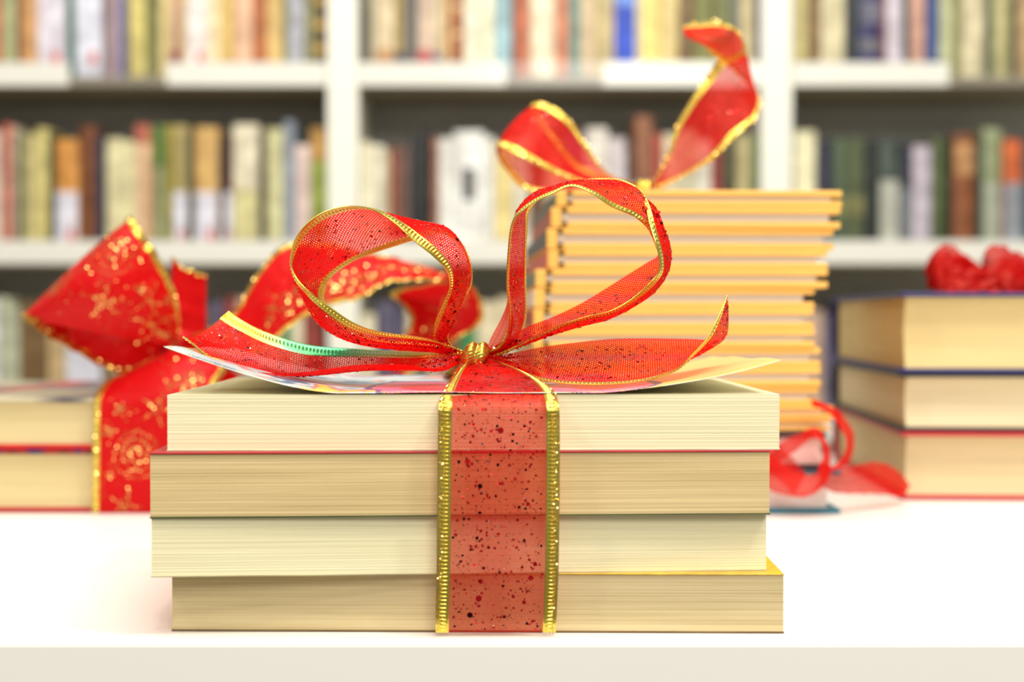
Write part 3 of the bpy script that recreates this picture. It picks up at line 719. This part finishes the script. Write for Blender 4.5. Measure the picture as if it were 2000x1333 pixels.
net_ribbon('loop', [
    ((945, 694, .515), (952, 700, .517)),
    ((978, 676, .510), (1000, 682, .516)),
    ((993, 640, .502), (1018, 652, .524)),
    ((994, 600, .496), (1027, 620, .529)),
    ((990, 555, .492), (1027, 570, .530)),
    ((992, 500, .489), (1027, 510, .528)),
    ((998, 446, .487), (1029, 450, .526), (1010, 446, .506)),
    ((1012, 420, .486), (1034, 412, .525), (1012, 408, .503)),
    ((1044, 396, .486), (1062, 382, .525), (1042, 376, .503)),
    ((1080, 378, .486), (1098, 368, .524), (1088, 360, .504)),
    ((1116, 364, .486), (1138, 354, .523), (1128, 352, .503)),
    ((1156, 378, .486), (1178, 350, .520), (1172, 358, .503)),
    ((1192, 403, .488), (1212, 352, .517), (1213, 372, .502)),
    ((1236, 422, .492), (1244, 368, .513), (1252, 392, .502)),
    ((1262, 444, .500), (1258, 395, .503), (1283, 418, .502)),
    ((1274, 466, .511), (1268, 435, .495), (1299, 450, .503)),
    ((1282, 486, .523), (1280, 475, .490), (1310, 480, .506)),
    ((1282, 500, .529), (1288, 507, .489), (1311, 510, .508)),
    ((1264, 510, .530), (1286, 532, .489), (1302, 536, .506)),
    ((1238, 525, .530), (1264, 558, .489), (1274, 572, .505)),
    ((1205, 546, .530), (1228, 588, .489), (1226, 602, .505)),
    ((1174, 566, .530), (1190, 608, .490), (1184, 622, .506)),
    ((1131, 592, .529), (1146, 618, .492), (1138, 636, .507)),
    ((1080, 617, .527), (1098, 634, .495), (1086, 652, .508)),
    ((1023, 640, .522), (1046, 658, .502), (1034, 668, .510)),
    ((975, 672, .518), (992, 688, .511)),
    ((946, 692, .515), (952, 702, .515)),
], g1, o1, W=.041, mat='tulle_fine', seed=12, dens=.34, edges=((0, 0, .60), (1, 0, 1)), tw=.0034)
net_ribbon('tail', [
    ((902, 692, .513), (898, 710, .513)),
    ((850, 690, .519), (860, 722, .500), (855, 718, .509)),
    ((793, 688, .523), (790, 712, .492), (792, 722, .508)),
    ((708, 683, .525), (697, 712, .489), (702, 724, .507)),
    ((607, 675, .526), (592, 726, .488), (600, 730, .507)),
    ((523, 651, .525), (520, 728, .489), (521, 716, .508)),
    ((474, 627, .524), (430, 712, .491), (452, 690, .509)),
    ((446, 608, .523), (357, 657, .495), (386, 656, .511)),
], g1, o1, W=.041, mat='tulle', seed=13, dens=.30, edges=(0, (1, .78, 1)), tw=.0052, tmat=('gold_green', 'gold'))
net_ribbon('tail', [
    ((950, 697, .514), (953, 706, .513)),
    ((987, 692, .517), (992, 720, .507)),
    ((1066, 676, .526), (1044, 740, .494)),
    ((1130, 667, .529), (1102, 750, .489), (1118, 712, .508)),
    ((1196, 660, .530), (1185, 752, .488), (1192, 712, .508)),
    ((1260, 659, .530), (1262, 744, .488), (1262, 708, .508)),
    ((1318, 660, .530), (1320, 724, .488), (1322, 700, .508)),
    ((1362, 661, .530), (1352, 693, .488), (1362, 694, .508)),
    ((1402, 664, .524), (1383, 658, .489), (1397, 676, .504)),
    ((1421, 650, .512), (1402, 622, .491), (1416, 645, .501)),
    ((1422, 600, .499), (1419, 579, .493)),
], g1, o1, W=.041, mat='tulle', seed=14, dens=.36, edges=(1,), tw=.0030)
rbf = Ribbon(px_st([((948, 690, .515), (955, 700, .516)), ((958, 662, .518), (985, 680, .510)), ((974, 632, .521), (1000, 650, .506)), ((986, 606, .524), (1002, 622, .502)), ((992, 585, .526), (998, 600, .500))]), .04, gather=.0016)
sheet('loop', rbf, M['tulle'], g1, o1, uvk=.6)
# strip from the knot over the edge and down the front of the books
sf = .4546
strip = [
    ((924, 703, .513), (942, 703, .513)),
    ((906, 716, .506), (985, 716, .506), (945, 706, .507)),
    ((886, 737, .492), (1035, 735, .492), (960, 722, .493)),
    ((868, 762, .474), (1075, 758, .474), (970, 752, .474)),
    ((858, 786, sf+.0022), (1090, 786, sf+.0022), (975, 786, sf+.0015)),
    ((856, 830, sf), (1093, 830, sf)),
    ((855, 930, sf), (1093, 930, sf)),
    ((854, 1030, sf), (1092, 1030, sf)),
    ((853, 1130, sf+.0005), (1090, 1130, sf+.0005)),
    ((851, 1200, sf+.002), (1087, 1200, sf+.002)),
    ((851, 1236, sf+.004), (1085, 1236, sf+.004)),
]
o_, r_w = net_ribbon('wrap_strip', strip, g1, o1, W=.0395, mat='tulle_wrap', seed=15, dens=.30, uvk=1, big=1.5, gather=.002, tw=.0043)
GL = (o_, r_w)
# the strip goes on over the back of the stack and down behind it
zt = TZ+Z1+.0012
bk = [((-.016, .515, CZ-.0135), (-.008, .515, CZ-.0135)), ((-.024, .545, zt+.004), (.008, .545, zt+.004)), ((-.028, .58, zt+.0005), (.012, .58, zt+.0005)),
      ((-.028, .6075, zt), (.012, .6075, zt)), ((-.028, .6105, zt-.006), (.012, .6105, zt-.006)), ((-.028, .6105, TZ+.04), (.012, .6105, TZ+.04)), ((-.028, .6105, TZ+.001), (.012, .6105, TZ+.001))]
rbk = Ribbon(bk, .04)
ob = sheet('wrap_strip', rbk, M['tulle_fine'], g1, o1, v0=.02, v1=.98)
for e in (0, 1): trim('gold_trim', rbk, e, ob, o1, M['gold'])
barrel_knot('knot', K1 + Vector((.0001, -.004, 0)), .0049, .0092, M['gold'], g1, o1, tilt=.12)

# ------------------------------------------------------------------ hardcovers
def hardcover(label, group, ax, D, rz, W, Dp, z0, z1, pagemat, cov, spine='back', over=.003, bt=.0025, name='hardcover_book', lift=0, spine_mat_=None, art=None, curve=.004, ax_is_right=False):
    """front-left corner of the boards at image x = ax and distance D; spine at the back or at the left"""
    x = (ax-1000)/F*D; y = D
    if ax_is_right:
        x -= W*math.cos(rz); y -= W*math.sin(rz)
    t = thing(name, label, 'book', (x, y, TZ+z0), rz, group)
    H = z1-z0
    rr = random.Random(int(ax)+int(z0*1e5))
    if spine == 'back':
        vs, fs = page_block(W-2*over, Dp-over-bt, bt, H-bt, rows=16, amp=.00008, rnd=curve, seed=int(ax))
        # round the page-block corners slightly
        vs = [(v[0]+over, v[1]+over, v[2]) for v in vs]
        mesh('page_block', vs, fs, pagemat, t)
        MB().box(0, W, 0, Dp, 0, bt, bev=.0006).build('lower_board', cov, t)
        MB().box(0, W, 0, Dp, H-bt, H, bev=.0006).build('upper_board', art or cov, t)
        n = 8; sv = []; sf_ = []
        for k in range(n+1):
            a = math.pi*(k/n-.5); yy = Dp - .001 + .006*math.cos(a); zz = H/2 + (H/2-.0003)*math.sin(a)
            sv += [(0, yy, zz), (W, yy, zz), (0, yy-.0022, H/2+(zz-H/2)*.93), (W, yy-.0022, H/2+(zz-H/2)*.93)]
        for k in range(n):
            a = 4*k; b = a+4
            sf_ += [(a, a+1, b+1, b), (a+2, b+2, b+3, a+3), (a, b, b+2, a+2), (a+1, a+3, b+3, b+1)]
        sf_ += [(0, 2, 3, 1), (4*n, 4*n+1, 4*n+3, 4*n+2)]
        mesh('spine', sv, sf_, cov, t)
    else:
        vs, fs = rbox(.006, W-over, .0012, Dp-over, bt, H-bt)
        mesh('page_block', vs, fs, pagemat, t)
        MB().box(.0085, W, 0, Dp, 0, bt, bev=.0007, seg=2).build('lower_board', cov, t)
        MB().box(.0085, W, 0, Dp, H-bt, H, bev=.0007, seg=2).build('upper_board', art or cov, t)
        sm = MB().box(0, .0055, .0002, Dp-.0002, .0002, H-.0002, bev=.0006).box(-.0004, .0, .0008, Dp-.0008, .0012, H-.0012, m=1)
        # joints: thin cloth from the boards to the spine board
        sm.box(.005, .009, .001, Dp-.001, 0.0006, .0012).box(.005, .009, .001, Dp-.001, H-.0012, H-.0006)
        sm.build('spine', [cov, spine_mat_ or cov], t)
    return t

def jacket(name, a, b_, c_, scale=14):
    m, nt, b, N, L = newmat(name)
    tc = N.new('ShaderNodeTexCoord'); mp = N.new('ShaderNodeMapping'); mp.inputs['Scale'].default_value = (1, .35, 1)
    L.new(tc.outputs['Object'], mp.inputs['Vector'])
    nz = N.new('ShaderNodeTexNoise'); nz.inputs['Scale'].default_value = scale; nz.inputs['Detail'].default_value = 2; L.new(mp.outputs[0], nz.inputs['Vector'])
    cr_ = N.new('ShaderNodeValToRGB'); cr_.color_ramp.elements[0].position = .38; cr_.color_ramp.elements[1].position = .62
    cr_.color_ramp.elements[0].color = (*lin(a), 1); cr_.color_ramp.elements[1].color = (*lin(c_), 1)
    e = cr_.color_ramp.elements.new(.5); e.color = (*lin(b_), 1)
    L.new(nz.outputs['Fac'], cr_.inputs[0]); L.new(cr_.outputs[0], b.inputs['Base Color']); b.inputs['Roughness'].default_value = .3
    return m

# --- left stack (two hardcovers)
PGL = pages('warm_cream_pages', (206, 190, 142), .08, 900, 5, .1)
PGL2 = pages('yellow_cream_pages', (208, 190, 140), .08, 900, 6, .1)
LG = 'hardcovers in the left gift stack'
LX, LD = -330, .749
hardcover('lower thick hardcover of the left stack with red bottom board and cream pages', LG, LX, LD, 0, .245, .205, .0002, .0336, PGL2, plain('red_board', (176, 24, 36), .4), curve=.002,
          art=jacket('blue_red_jacket', (30, 30, 90), (150, 20, 20), (60, 20, 30), 60))
hardcover('upper hardcover of the left stack with a red, orange and grey printed jacket', LG, LX, LD, 0, .245, .205, .0337, .0607, PGL, plain('dark_red_board', (196, 26, 22), .4, var=.5, scale=60), curve=.002,
          art=jacket('orange_grey_jacket', (200, 50, 30), (70, 72, 84), (190, 180, 150), 22))

# --- left bow: opaque red fabric printed with gold
K2 = P(343, 676, .79)
g2 = thing('gift_ribbon', 'wide opaque red ribbon printed with gold swirls and stars on the left stack', 'ribbon', tuple(K2))
o2 = tuple(K2)
W2 = .062
def dsh(st, d): return [tuple((q[0], q[1], q[2]+d) if q is not None else None for q in s_) for s_ in st]

def gold_print(rb, motifs, seed, dust=.05, vmin=.08, vmax=.92):
    """glitter grains laid out as spirals ('s'), stars ('*') and loose dust; motif = (kind, u, v_metres, size)"""
    r_ = random.Random(seed); out = []
    def put(u, vm, rad=None):
        if 0.001 < u < rb.L-.001 and vmin*rb.W < vm < vmax*rb.W:
            out.append((u, vm/rb.W, rad or r_.uniform(.00014, .0003), 0) if r_.random() < .62 else (u, vm/rb.W, r_.uniform(.0003, .0006), 1))
    for kd, u, vm, sz in motifs:
        if kd == 's':
            n = int(420*sz/.014)
            for i in range(n):
                t_ = (i/n); a = t_*2*math.pi*3.1+1; rad = sz*(.10+.90*t_)
                wob = r_.gauss(0, .035*sz)
                put(u+math.cos(a)*(rad+wob), vm+math.sin(a)*(rad+wob))
        else:
            for arm in range(5):
                a = math.pi/2+arm*2*math.pi/5
                for i in range(int(20*sz/.006)):
                    t_ = r_.random(); wdt = sz*.22*(1-t_)
                    put(u+math.cos(a)*t_*sz + r_.uniform(-1, 1)*wdt*-math.sin(a), vm+math.sin(a)*t_*sz + r_.uniform(-1, 1)*wdt*math.cos(a))
    for _ in range(int(rb.L*rb.W*1e6*dust)): put(r_.uniform(0, rb.L), r_.uniform(vmin, vmax)*rb.W)
    return out

def edge_glints(rb, e, a, b, o, off, seed, n_per_m=2200, rad=(.0003, .00055)):
    r_ = random.Random(seed+e*7)
    sp = [(r_.uniform(a, b)*rb.L, (r_.uniform(.008, .05) if e == 0 else 1-r_.uniform(.008, .05)), r_.uniform(*rad), 0) for _ in range(int(rb.L*(b-a)*n_per_m))]
    flakes('glitter', rb, sp, [M['gold2']], o, off, tilt=.45, sides=6, seed=seed+e, lift=.0009)

for e in (0, 1): edge_glints(GL[1], e, .05, 1, GL[0], o1, 81, 3600, (.00016, .0003))

def motifs(rb, seed):
    r_ = random.Random(seed); out = []; u = .012
    while u < rb.L:
        out.append(('s' if r_.random() < .55 else '*', u, rb.W*r_.uniform(.25, .75), r_.uniform(.007, .013) if True else 0)); u += r_.uniform(.012, .02)
        out.append(('*', u-.006, rb.W*r_.uniform(.1, .9), r_.uniform(.004, .007)))
    return out

def fab(name, st, seed, ms=None, edges=((0, 0, 1), (1, 0, 1)), gather=.003, dust=.08, wr=.0007):
    rb = Ribbon(px_st(st), W2, gather=gather); rb.wr = wr
    o = sheet(name, rb, M['red'], g2, o2, v0=.01, v1=.99, step=.003, K=14)
    for e, a, b in edges:
        q = trim('gold_trim', rb, e, o, o2, M['gold'], tw=.0036, step=.0005, pitch=.0022, u0=a, u1=b)
        edge_glints(rb, e, a, b, o, o2, seed)
    flakes('gold_print', rb, gold_print(rb, ms if ms is not None else motifs(rb, seed), seed, dust), [M['gold_print'], M['gold2']], o, o2, tilt=.34, sides=5, seed=seed)
    return rb
fab('loop', dsh([
    ((346, 668, .745), (338, 676, .742)),
    ((349, 640, .742), (318, 672, .732), (330, 655, .736)),
    ((347, 590, .735), (250, 662, .718), (285, 625, .716)),
    ((325, 530, .728), (170, 648, .712), (232, 580, .703)),
    ((288, 468, .722), (95, 632, .712), (185, 540, .698)),
    ((265, 434, .724), (56, 617, .718), (160, 520, .708)),
    ((256, 425, .738), (46, 622, .735), (152, 514, .736)),
    ((266, 445, .752), (78, 646, .752), (168, 540, .765)),
    ((300, 520, .757), (152, 690, .752), (220, 605, .778)),
    ((330, 600, .757), (238, 731, .745), (275, 655, .775)),
    ((342, 655, .752), (305, 712, .742), (318, 680, .757)),
    ((347, 676, .747), (342, 688, .742)),
], .035), 21, edges=((0, 0, 1), (1, .46, 1)))
fab('loop', dsh([
    ((350, 668, .75), (352, 682, .75)),
    ((400, 648, .75), (430, 700, .738), (415, 672, .742)),
    ((458, 610, .75), (505, 690, .730), (488, 650, .735)),
    ((502, 535, .755), (562, 642, .730), (535, 590, .732)),
    ((555, 480, .762), (638, 598, .730), (597, 535, .735)),
    ((640, 476, .768), (700, 586, .735), (670, 532, .742)),
    ((715, 495, .775), (752, 556, .745), (735, 528, .755)),
    ((790, 510, .785), (811, 548, .755), (802, 530, .765)),
    ((860, 533, .795), (866, 551, .768), (868, 542, .782)),
    ((925, 566, .810), (850, 552, .790), (900, 556, .808)),
    ((944, 605, .820), (765, 572, .800), (868, 590, .822)),
    ((935, 636, .825), (792, 600, .805), (866, 622, .825)),
    ((885, 668, .825), (802, 630, .808), (846, 650, .822)),
    ((835, 706, .820), (786, 660, .810), (812, 684, .815)),
    ((790, 738, .82), (745, 715, .810)),
], .035), 22, dust=.03)
fab('tail', dsh([
    ((336, 500, .765), (334, 640, .765)),
    ((357, 522, .770), (357, 655, .770)),
    ((380, 530, .775), (380, 660, .775)),
    ((403, 536, .782), (402, 664, .782)),
], .05), 23, ms=[], dust=0, edges=((0, 0, 1),))
fd = .7466
strip2 = [
    ((334, 684, .775), (356, 688, .775)),
    ((290, 706, .775), (410, 700, .780), (345, 690, .770)),
    ((235, 733, .768), (440, 722, .770), (340, 706, .762)),
    ((202, 750, .762), (425, 745, .764), (318, 735, .755)),
    ((185, 776, .7495), (412, 776, .7495), (300, 772, .748)),
    ((183, 790, fd), (410, 790, fd)),
    ((182, 860, fd), (408, 860, fd)), ((181, 930, fd), (408, 930, fd)),
    ((180, 970, fd), (408, 970, fd)), ((180, 1001, fd), (408, 1001, fd))]
tmp = Ribbon(px_st(strip2), W2)
def find_uv(rb, px, py, D):
    tgt = np.array(P(px, py, D)); uu, vv = np.meshgrid(np.linspace(0, rb.L, 400), np.linspace(0, 1, 100), indexing='ij')
    p = rb.at(uu, vv); d = ((p-tgt)**2).sum(-1); i = np.unravel_index(d.argmin(), d.shape); return uu[i], vv[i]*rb.W
ms = []
for kd, px, py, sz in (('s', 268, 886, .0145), ('*', 243, 990, .009), ('*', 306, 800, .009), ('*', 215, 842, .004), ('*', 235, 800, .004), ('s', 345, 950, .010), ('*', 212, 930, .003), ('*', 330, 740, .006), ('s', 380, 712, .008)):
    u_, v_ = find_uv(tmp, px, py, fd); ms.append((kd, u_, v_, sz))
fab('wrap_strip', strip2, 24, ms=ms, dust=.04, gather=.002, wr=.0001)
barrel_knot('knot', K2 + Vector((0, .003, -.002)), .011, .016, M['red'], g2, o2, tilt=.3, humps=1)
rb2b = Ribbon([((K2.x-.01, .80, K2.z-.006), (K2.x+.01, .80, K2.z-.006)), ((-.215, .87, TZ+.0635), (-.155, .87, TZ+.0635)), ((-.215, .945, TZ+.0622), (-.155, .945, TZ+.0622)),
               ((-.215, .966, TZ+.055), (-.155, .966, TZ+.055)), ((-.215, .966, TZ+.001), (-.155, .966, TZ+.001))], W2)
sheet('wrap_strip', rb2b, M['red'], g2, o2, step=.003)

# ------------------------------------------------------------------ middle stack: teal and dark books under thirteen yellow-edged books
MD = .745
MG = 'books in the middle gift stack'
PGM = pages('greyish_pages', (196, 178, 158), .10, 1200, 8, .1)
PGW = pages('white_pages', (236, 232, 222), .06, 900, 9, .1)
hardcover('teal hardcover with white pages at the bottom of the middle stack', MG, 1644, MD, math.radians(1.2), .16, .2, .0002, .0233, PGW, plain('teal_board', (30, 110, 130), .4), curve=.0, ax_is_right=True, over=.006)
hardcover('dark hardcover with pale pages, second from bottom of the middle stack', MG, 1616, MD, math.radians(1.0), .152, .2, .0234, .0428, PGW, plain('dark_red_brown_board', (52, 16, 18), .4, var=.6, scale=80), curve=.0, ax_is_right=True)
ylw = plain('yellow_ochre_board', (240, 184, 86), .55, var=.06, scale=60)
ylw2 = plain('white_board', (240, 236, 222), .5)
ytop = [371, 399, 441, 483, 520, 556, 597, 639, 675, 714, 752, 796, 820, 846]
yz = [ .1701, .1611, .1500, .1388, .1286, .1187, .1079, .0970, .0872, .0768, .0666, .0565, .0496, .0430]
xr_ = [1643, 1640, 1628, 1616, 1616, 1591, 1589, 1590, 1603, 1603, 1600, 1628, 1622]
xl_ = [1086, 1076, 1068, 1070, 1046, 1044, 1042, 1040, 1044, 1046, 1042, 1060, 1054]
spc = [(60, 90, 70), (170, 60, 40), (60, 60, 60), (190, 80, 60), (90, 110, 90), (230, 220, 200), (150, 60, 50), (70, 80, 90), (190, 170, 120), (60, 50, 50), (160, 50, 50), (80, 90, 70), (200, 190, 160)]
num = ['topmost', 'second', 'third', 'fourth', 'fifth', 'sixth', 'seventh', 'eighth', 'ninth', 'tenth', 'eleventh', 'twelfth', 'thirteenth']
for i in range(13):
    rzz = math.radians(2.4 + R.uniform(-.5, .5))
    x0 = (xl_[i]-1000)/F*MD; x1 = (xr_[i]-1000)/F*(MD+.007); Wd = (x1-x0)/math.cos(rzz)
    lab = ('topmost thin yellow-edged book of the middle stack, under the bow' if i == 0 else
           ('thin yellow-edged book, thirteenth from top, lowest of its kind in middle stack' if i == 12 else 'thin book with yellow boards, %s from top of the middle stack' % num[i]))
    t = hardcover(lab, 'thin yellow-edged books in the middle stack', xl_[i], MD, rzz, Wd, .2+R.uniform(-.004, .004), yz[i+1]+.0001, yz[i], PGM, ylw, spine='left', bt=min(.0033, (yz[i]-yz[i+1])*.36), over=.006,
                  spine_mat_=mat_rgb(spc[i]), name='picture_book')

# --- middle bow on top
K3 = P(1256, 364, .80)
g3 = thing('gift_ribbon', 'sheer red ribbon bow with gold edges standing on the tall yellow-edged stack', 'ribbon', tuple(K3))
o3 = tuple(K3)
o_, r_b = net_ribbon('loop', [
    ((1248, 364, .800), (1240, 370, .800)),
    ((1190, 342, .795), (1165, 366, .786)),
    ((1150, 290, .790), (1100, 345, .776)),
    ((1115, 236, .786), (1035, 314, .770)),
    ((1078, 207, .786), (992, 292, .770)),
    ((1048, 202, .792), (970, 287, .779), (1003, 238, .784)),
    ((1050, 216, .802), (972, 306, .788), (1006, 256, .798)),
    ((1084, 264, .812), (992, 337, .791)),
    ((1135, 322, .816), (1030, 372, .791)),
    ((1200, 350, .812), (1120, 378, .795)),
    ((1246, 366, .802), (1240, 374, .801)),
], g3, o3, W=.038, mat='organza', seed=31, dens=.12, ts=.0005, big=0)
for e in (0, 1): edge_glints(r_b, e, 0, 1, o_, o3, 61)
o_, r_b = net_ribbon('tail', [
    ((1272, 366, .800), (1280, 370, .800)),
    ((1291, 331, .800), (1312, 356, .800)),
    ((1306, 297, .800), (1362, 331, .795)),
    ((1321, 245, .800), (1402, 304, .790)),
    ((1353, 190, .800), (1440, 264, .790)),
    ((1381, 147, .800), (1474, 236, .795), (1440, 190, .798)),
    ((1404, 119, .797), (1486, 208, .805), (1455, 165, .803)),
    ((1432, 108, .790), (1478, 184, .810), (1464, 145, .805)),
    ((1452, 96, .786), (1450, 152, .812), (1462, 124, .802)),
    ((1440, 60, .785), (1404, 116, .808), (1430, 90, .797)),
    ((1405, 42, .800), (1376, 92, .797), (1396, 80, .782)),
    ((1368, 44, .800), (1352, 68, .797), (1362, 76, .782)),
    ((1334, 52, .798), (1338, 66, .795), (1338, 66, .785)),
], g3, o3, W=.038, mat='organza', seed=32, dens=.10, ts=.0005, big=0)
for e in (0, 1): edge_glints(r_b, e, 0, 1, o_, o3, 71)
barrel_knot('knot', K3 + Vector((0, 0, -.001)), .0045, .009, M['gold'], g3, o3, tilt=.1)
rb3 = Ribbon([((K3.x-.005, .80, K3.z-.003), (K3.x+.005, .80, K3.z-.003)), ((.062, .85, TZ+.1712), (.098, .85, TZ+.1712)), ((.062, .955, TZ+.1710), (.098, .955, TZ+.1710)), ((.062, .962, TZ+.165), (.098, .962, TZ+.165)), ((.062, .962, TZ+.002), (.098, .962, TZ+.002))], .038)
sheet('wrap_strip', rb3, M['organza'], g3, o3, step=.003)

# --- red organza ribbon tied round the bottom of the middle stack
K4 = P(1508, 925, .733)
g4 = thing('organza_ribbon', 'plain red organza ribbon looped beside the middle stack, tail lying on the table', 'ribbon', tuple(K4))
o4 = tuple(K4)
def org(name, st, W=.03, mat='organza', g=g4, o=o4, gather=.003, label=None, wr=.0003):
    rb = Ribbon(px_st(st), W, gather=gather); rb.wr = wr; return sheet(name, rb, M[mat], g, o, step=.002, v0=0, v1=1, label=label)
org('loop', [
    ((1490, 925, .737), (1490, 900, .738)),
    ((1520, 905, .732), (1520, 868, .737)),
    ((1556, 880, .728), (1560, 848, .737)),
    ((1588, 856, .724), (1594, 838, .737), (1592, 842, .730)),
    ((1606, 872, .721), (1612, 872, .738), (1615, 868, .729)),
    ((1602, 905, .720), (1606, 912, .737), (1622, 910, .729)),
    ((1592, 926, .720), (1596, 950, .737), (1612, 944, .728)),
    ((1566, 925, .720), (1572, 972, .735), (1576, 958, .726)),
    ((1528, 905, .722), (1524, 966, .733)),
    ((1490, 880, .728), (1490, 952, .735)),
], W=.026)
org('tail', [((1500, 850, .738), (1500, 925, .738)), ((1540, 888, .734), (1530, 945, .736)), ((1575, 925, .731), (1550, 970, .734))], W=.03)
org('loop', [
    ((1585, 783, .738), (1590, 792, .734)),
    ((1610, 790, .736), (1612, 802, .726)),
    ((1640, 805, .738), (1632, 822, .724)),
    ((1664, 838, .740), (1650, 855, .724)),
    ((1668, 872, .742), (1650, 885, .726)),
    ((1655, 908, .744), (1636, 905, .728)),
    ((1625, 922, .744), (1618, 915, .730)),
    ((1608, 915, .744), (1600, 925, .732)),
], W=.018)
org('tail', [
    ((1600, 900, .742), (1604, 950, .738)),
    ((1630, 915, .748), (1628, 962, .742)),
    ((1670, 910, .756), (1668, 966, .750)),
    ((1710, 903, .768), (1705, 965, .758)),
    ((1742, 912, .778), (1738, 968, .766)),
    ((1768, 935, .786), (1752, 972, .772)),
    ((1778, 950, .790), (1765, 968, .776)),
], W=.03)
rbx = Ribbon([(tuple(P(1500, 850, .7415)), tuple(P(1500, 950, .7415))), (tuple(P(1300, 850, .7415)), tuple(P(1300, 950, .7415))), (tuple(P(1060, 850, .7415)), tuple(P(1060, 950, .7415)))], .027)
sheet('wrap_strip', rbx, M['organza'], g4, o4, step=.003)

# ------------------------------------------------------------------ right stack: three thick hardcovers
RG = 'hardcovers in the right gift stack'
RD = .802
rzr = math.radians(-3.2)
PGR1 = pages('golden_cream_pages', (212, 190, 134), .05, 900, 11, .08)
PGR2 = pages('cream_pages_mid', (216, 198, 160), .05, 900, 12, .08)
PGR3 = pages('beige_pages', (208, 188, 146), .05, 900, 13, .08)
navy = plain('navy_cloth', (24, 24, 98), .45); blk = plain('black_cloth', (24, 18, 22), .45); crim = plain('crimson_cloth', (186, 18, 36), .45)
hardcover('crimson-bound hardcover at the bottom of the right stack, beige pages', RG, 1762, RD, rzr, .235, .225, .0002, .0386, PGR3, crim, curve=.005, over=.004)
hardcover('black-bound hardcover in the middle of the right stack', RG, 1760, RD, rzr, .235, .225, .0387, .0718, PGR2, blk, curve=.005, over=.004)
hardcover('navy-bound hardcover on top of the right stack, golden cream pages', RG, 1758, RD, rzr, .235, .225, .0719, .1172, PGR1, navy, curve=.005, over=.004)

# --- crumpled bow on the right stack
K5 = P(1925, 535, .86)
g5 = thing('organza_ribbon', 'crumpled red organza bow lying on the navy book of the right stack', 'ribbon', tuple(K5))
o5 = tuple(K5)
for (st) in (
    [((1925, 540, .86), (1928, 560, .85)), ((1895, 505, .86), (1900, 566, .835)), ((1865, 482, .86), (1870, 570, .825)), ((1838, 480, .862), (1840, 570, .825), (1835, 520, .835)), ((1818, 500, .868), (1822, 566, .835), (1812, 530, .85)),
     ((1822, 500, .88), (1822, 562, .87), (1816, 530, .875)), ((1850, 490, .885), (1850, 560, .885)), ((1890, 505, .88), (1890, 560, .88)), ((1925, 540, .87), (1925, 558, .865))],
    [((1915, 545, .86), (1920, 562, .85)), ((1920, 500, .855), (1935, 568, .835)), ((1935, 480, .855), (1960, 572, .82), (1940, 530, .83)), ((1960, 482, .86), (2000, 572, .82), (1975, 525, .828)), ((2000, 498, .865), (2040, 568, .83), (2015, 535, .84)), ((2040, 520, .87), (2060, 560, .86)),
     ((2010, 515, .885), (2010, 560, .885)), ((1960, 500, .88), (1960, 558, .88)), ((1925, 540, .87), (1925, 556, .868))],
    [((1900, 512, .85), (1890, 568, .845)), ((1870, 500, .838), (1860, 560, .83)), ((1845, 515, .832), (1842, 566, .828)), ((1880, 530, .828), (1880, 572, .822)), ((1930, 520, .83), (1925, 572, .822)), ((1975, 515, .832), (1975, 574, .822)), ((2020, 530, .835), (2020, 572, .826))],
):
    org('loop', st, W=.045, mat='organza_dense', g=g5, o=o5, gather=.006, wr=.0013)
barrel_knot('knot', K5 + Vector((0, 0.01, -.006)), .005, .010, M['organza_dense'], g5, o5, humps=1)
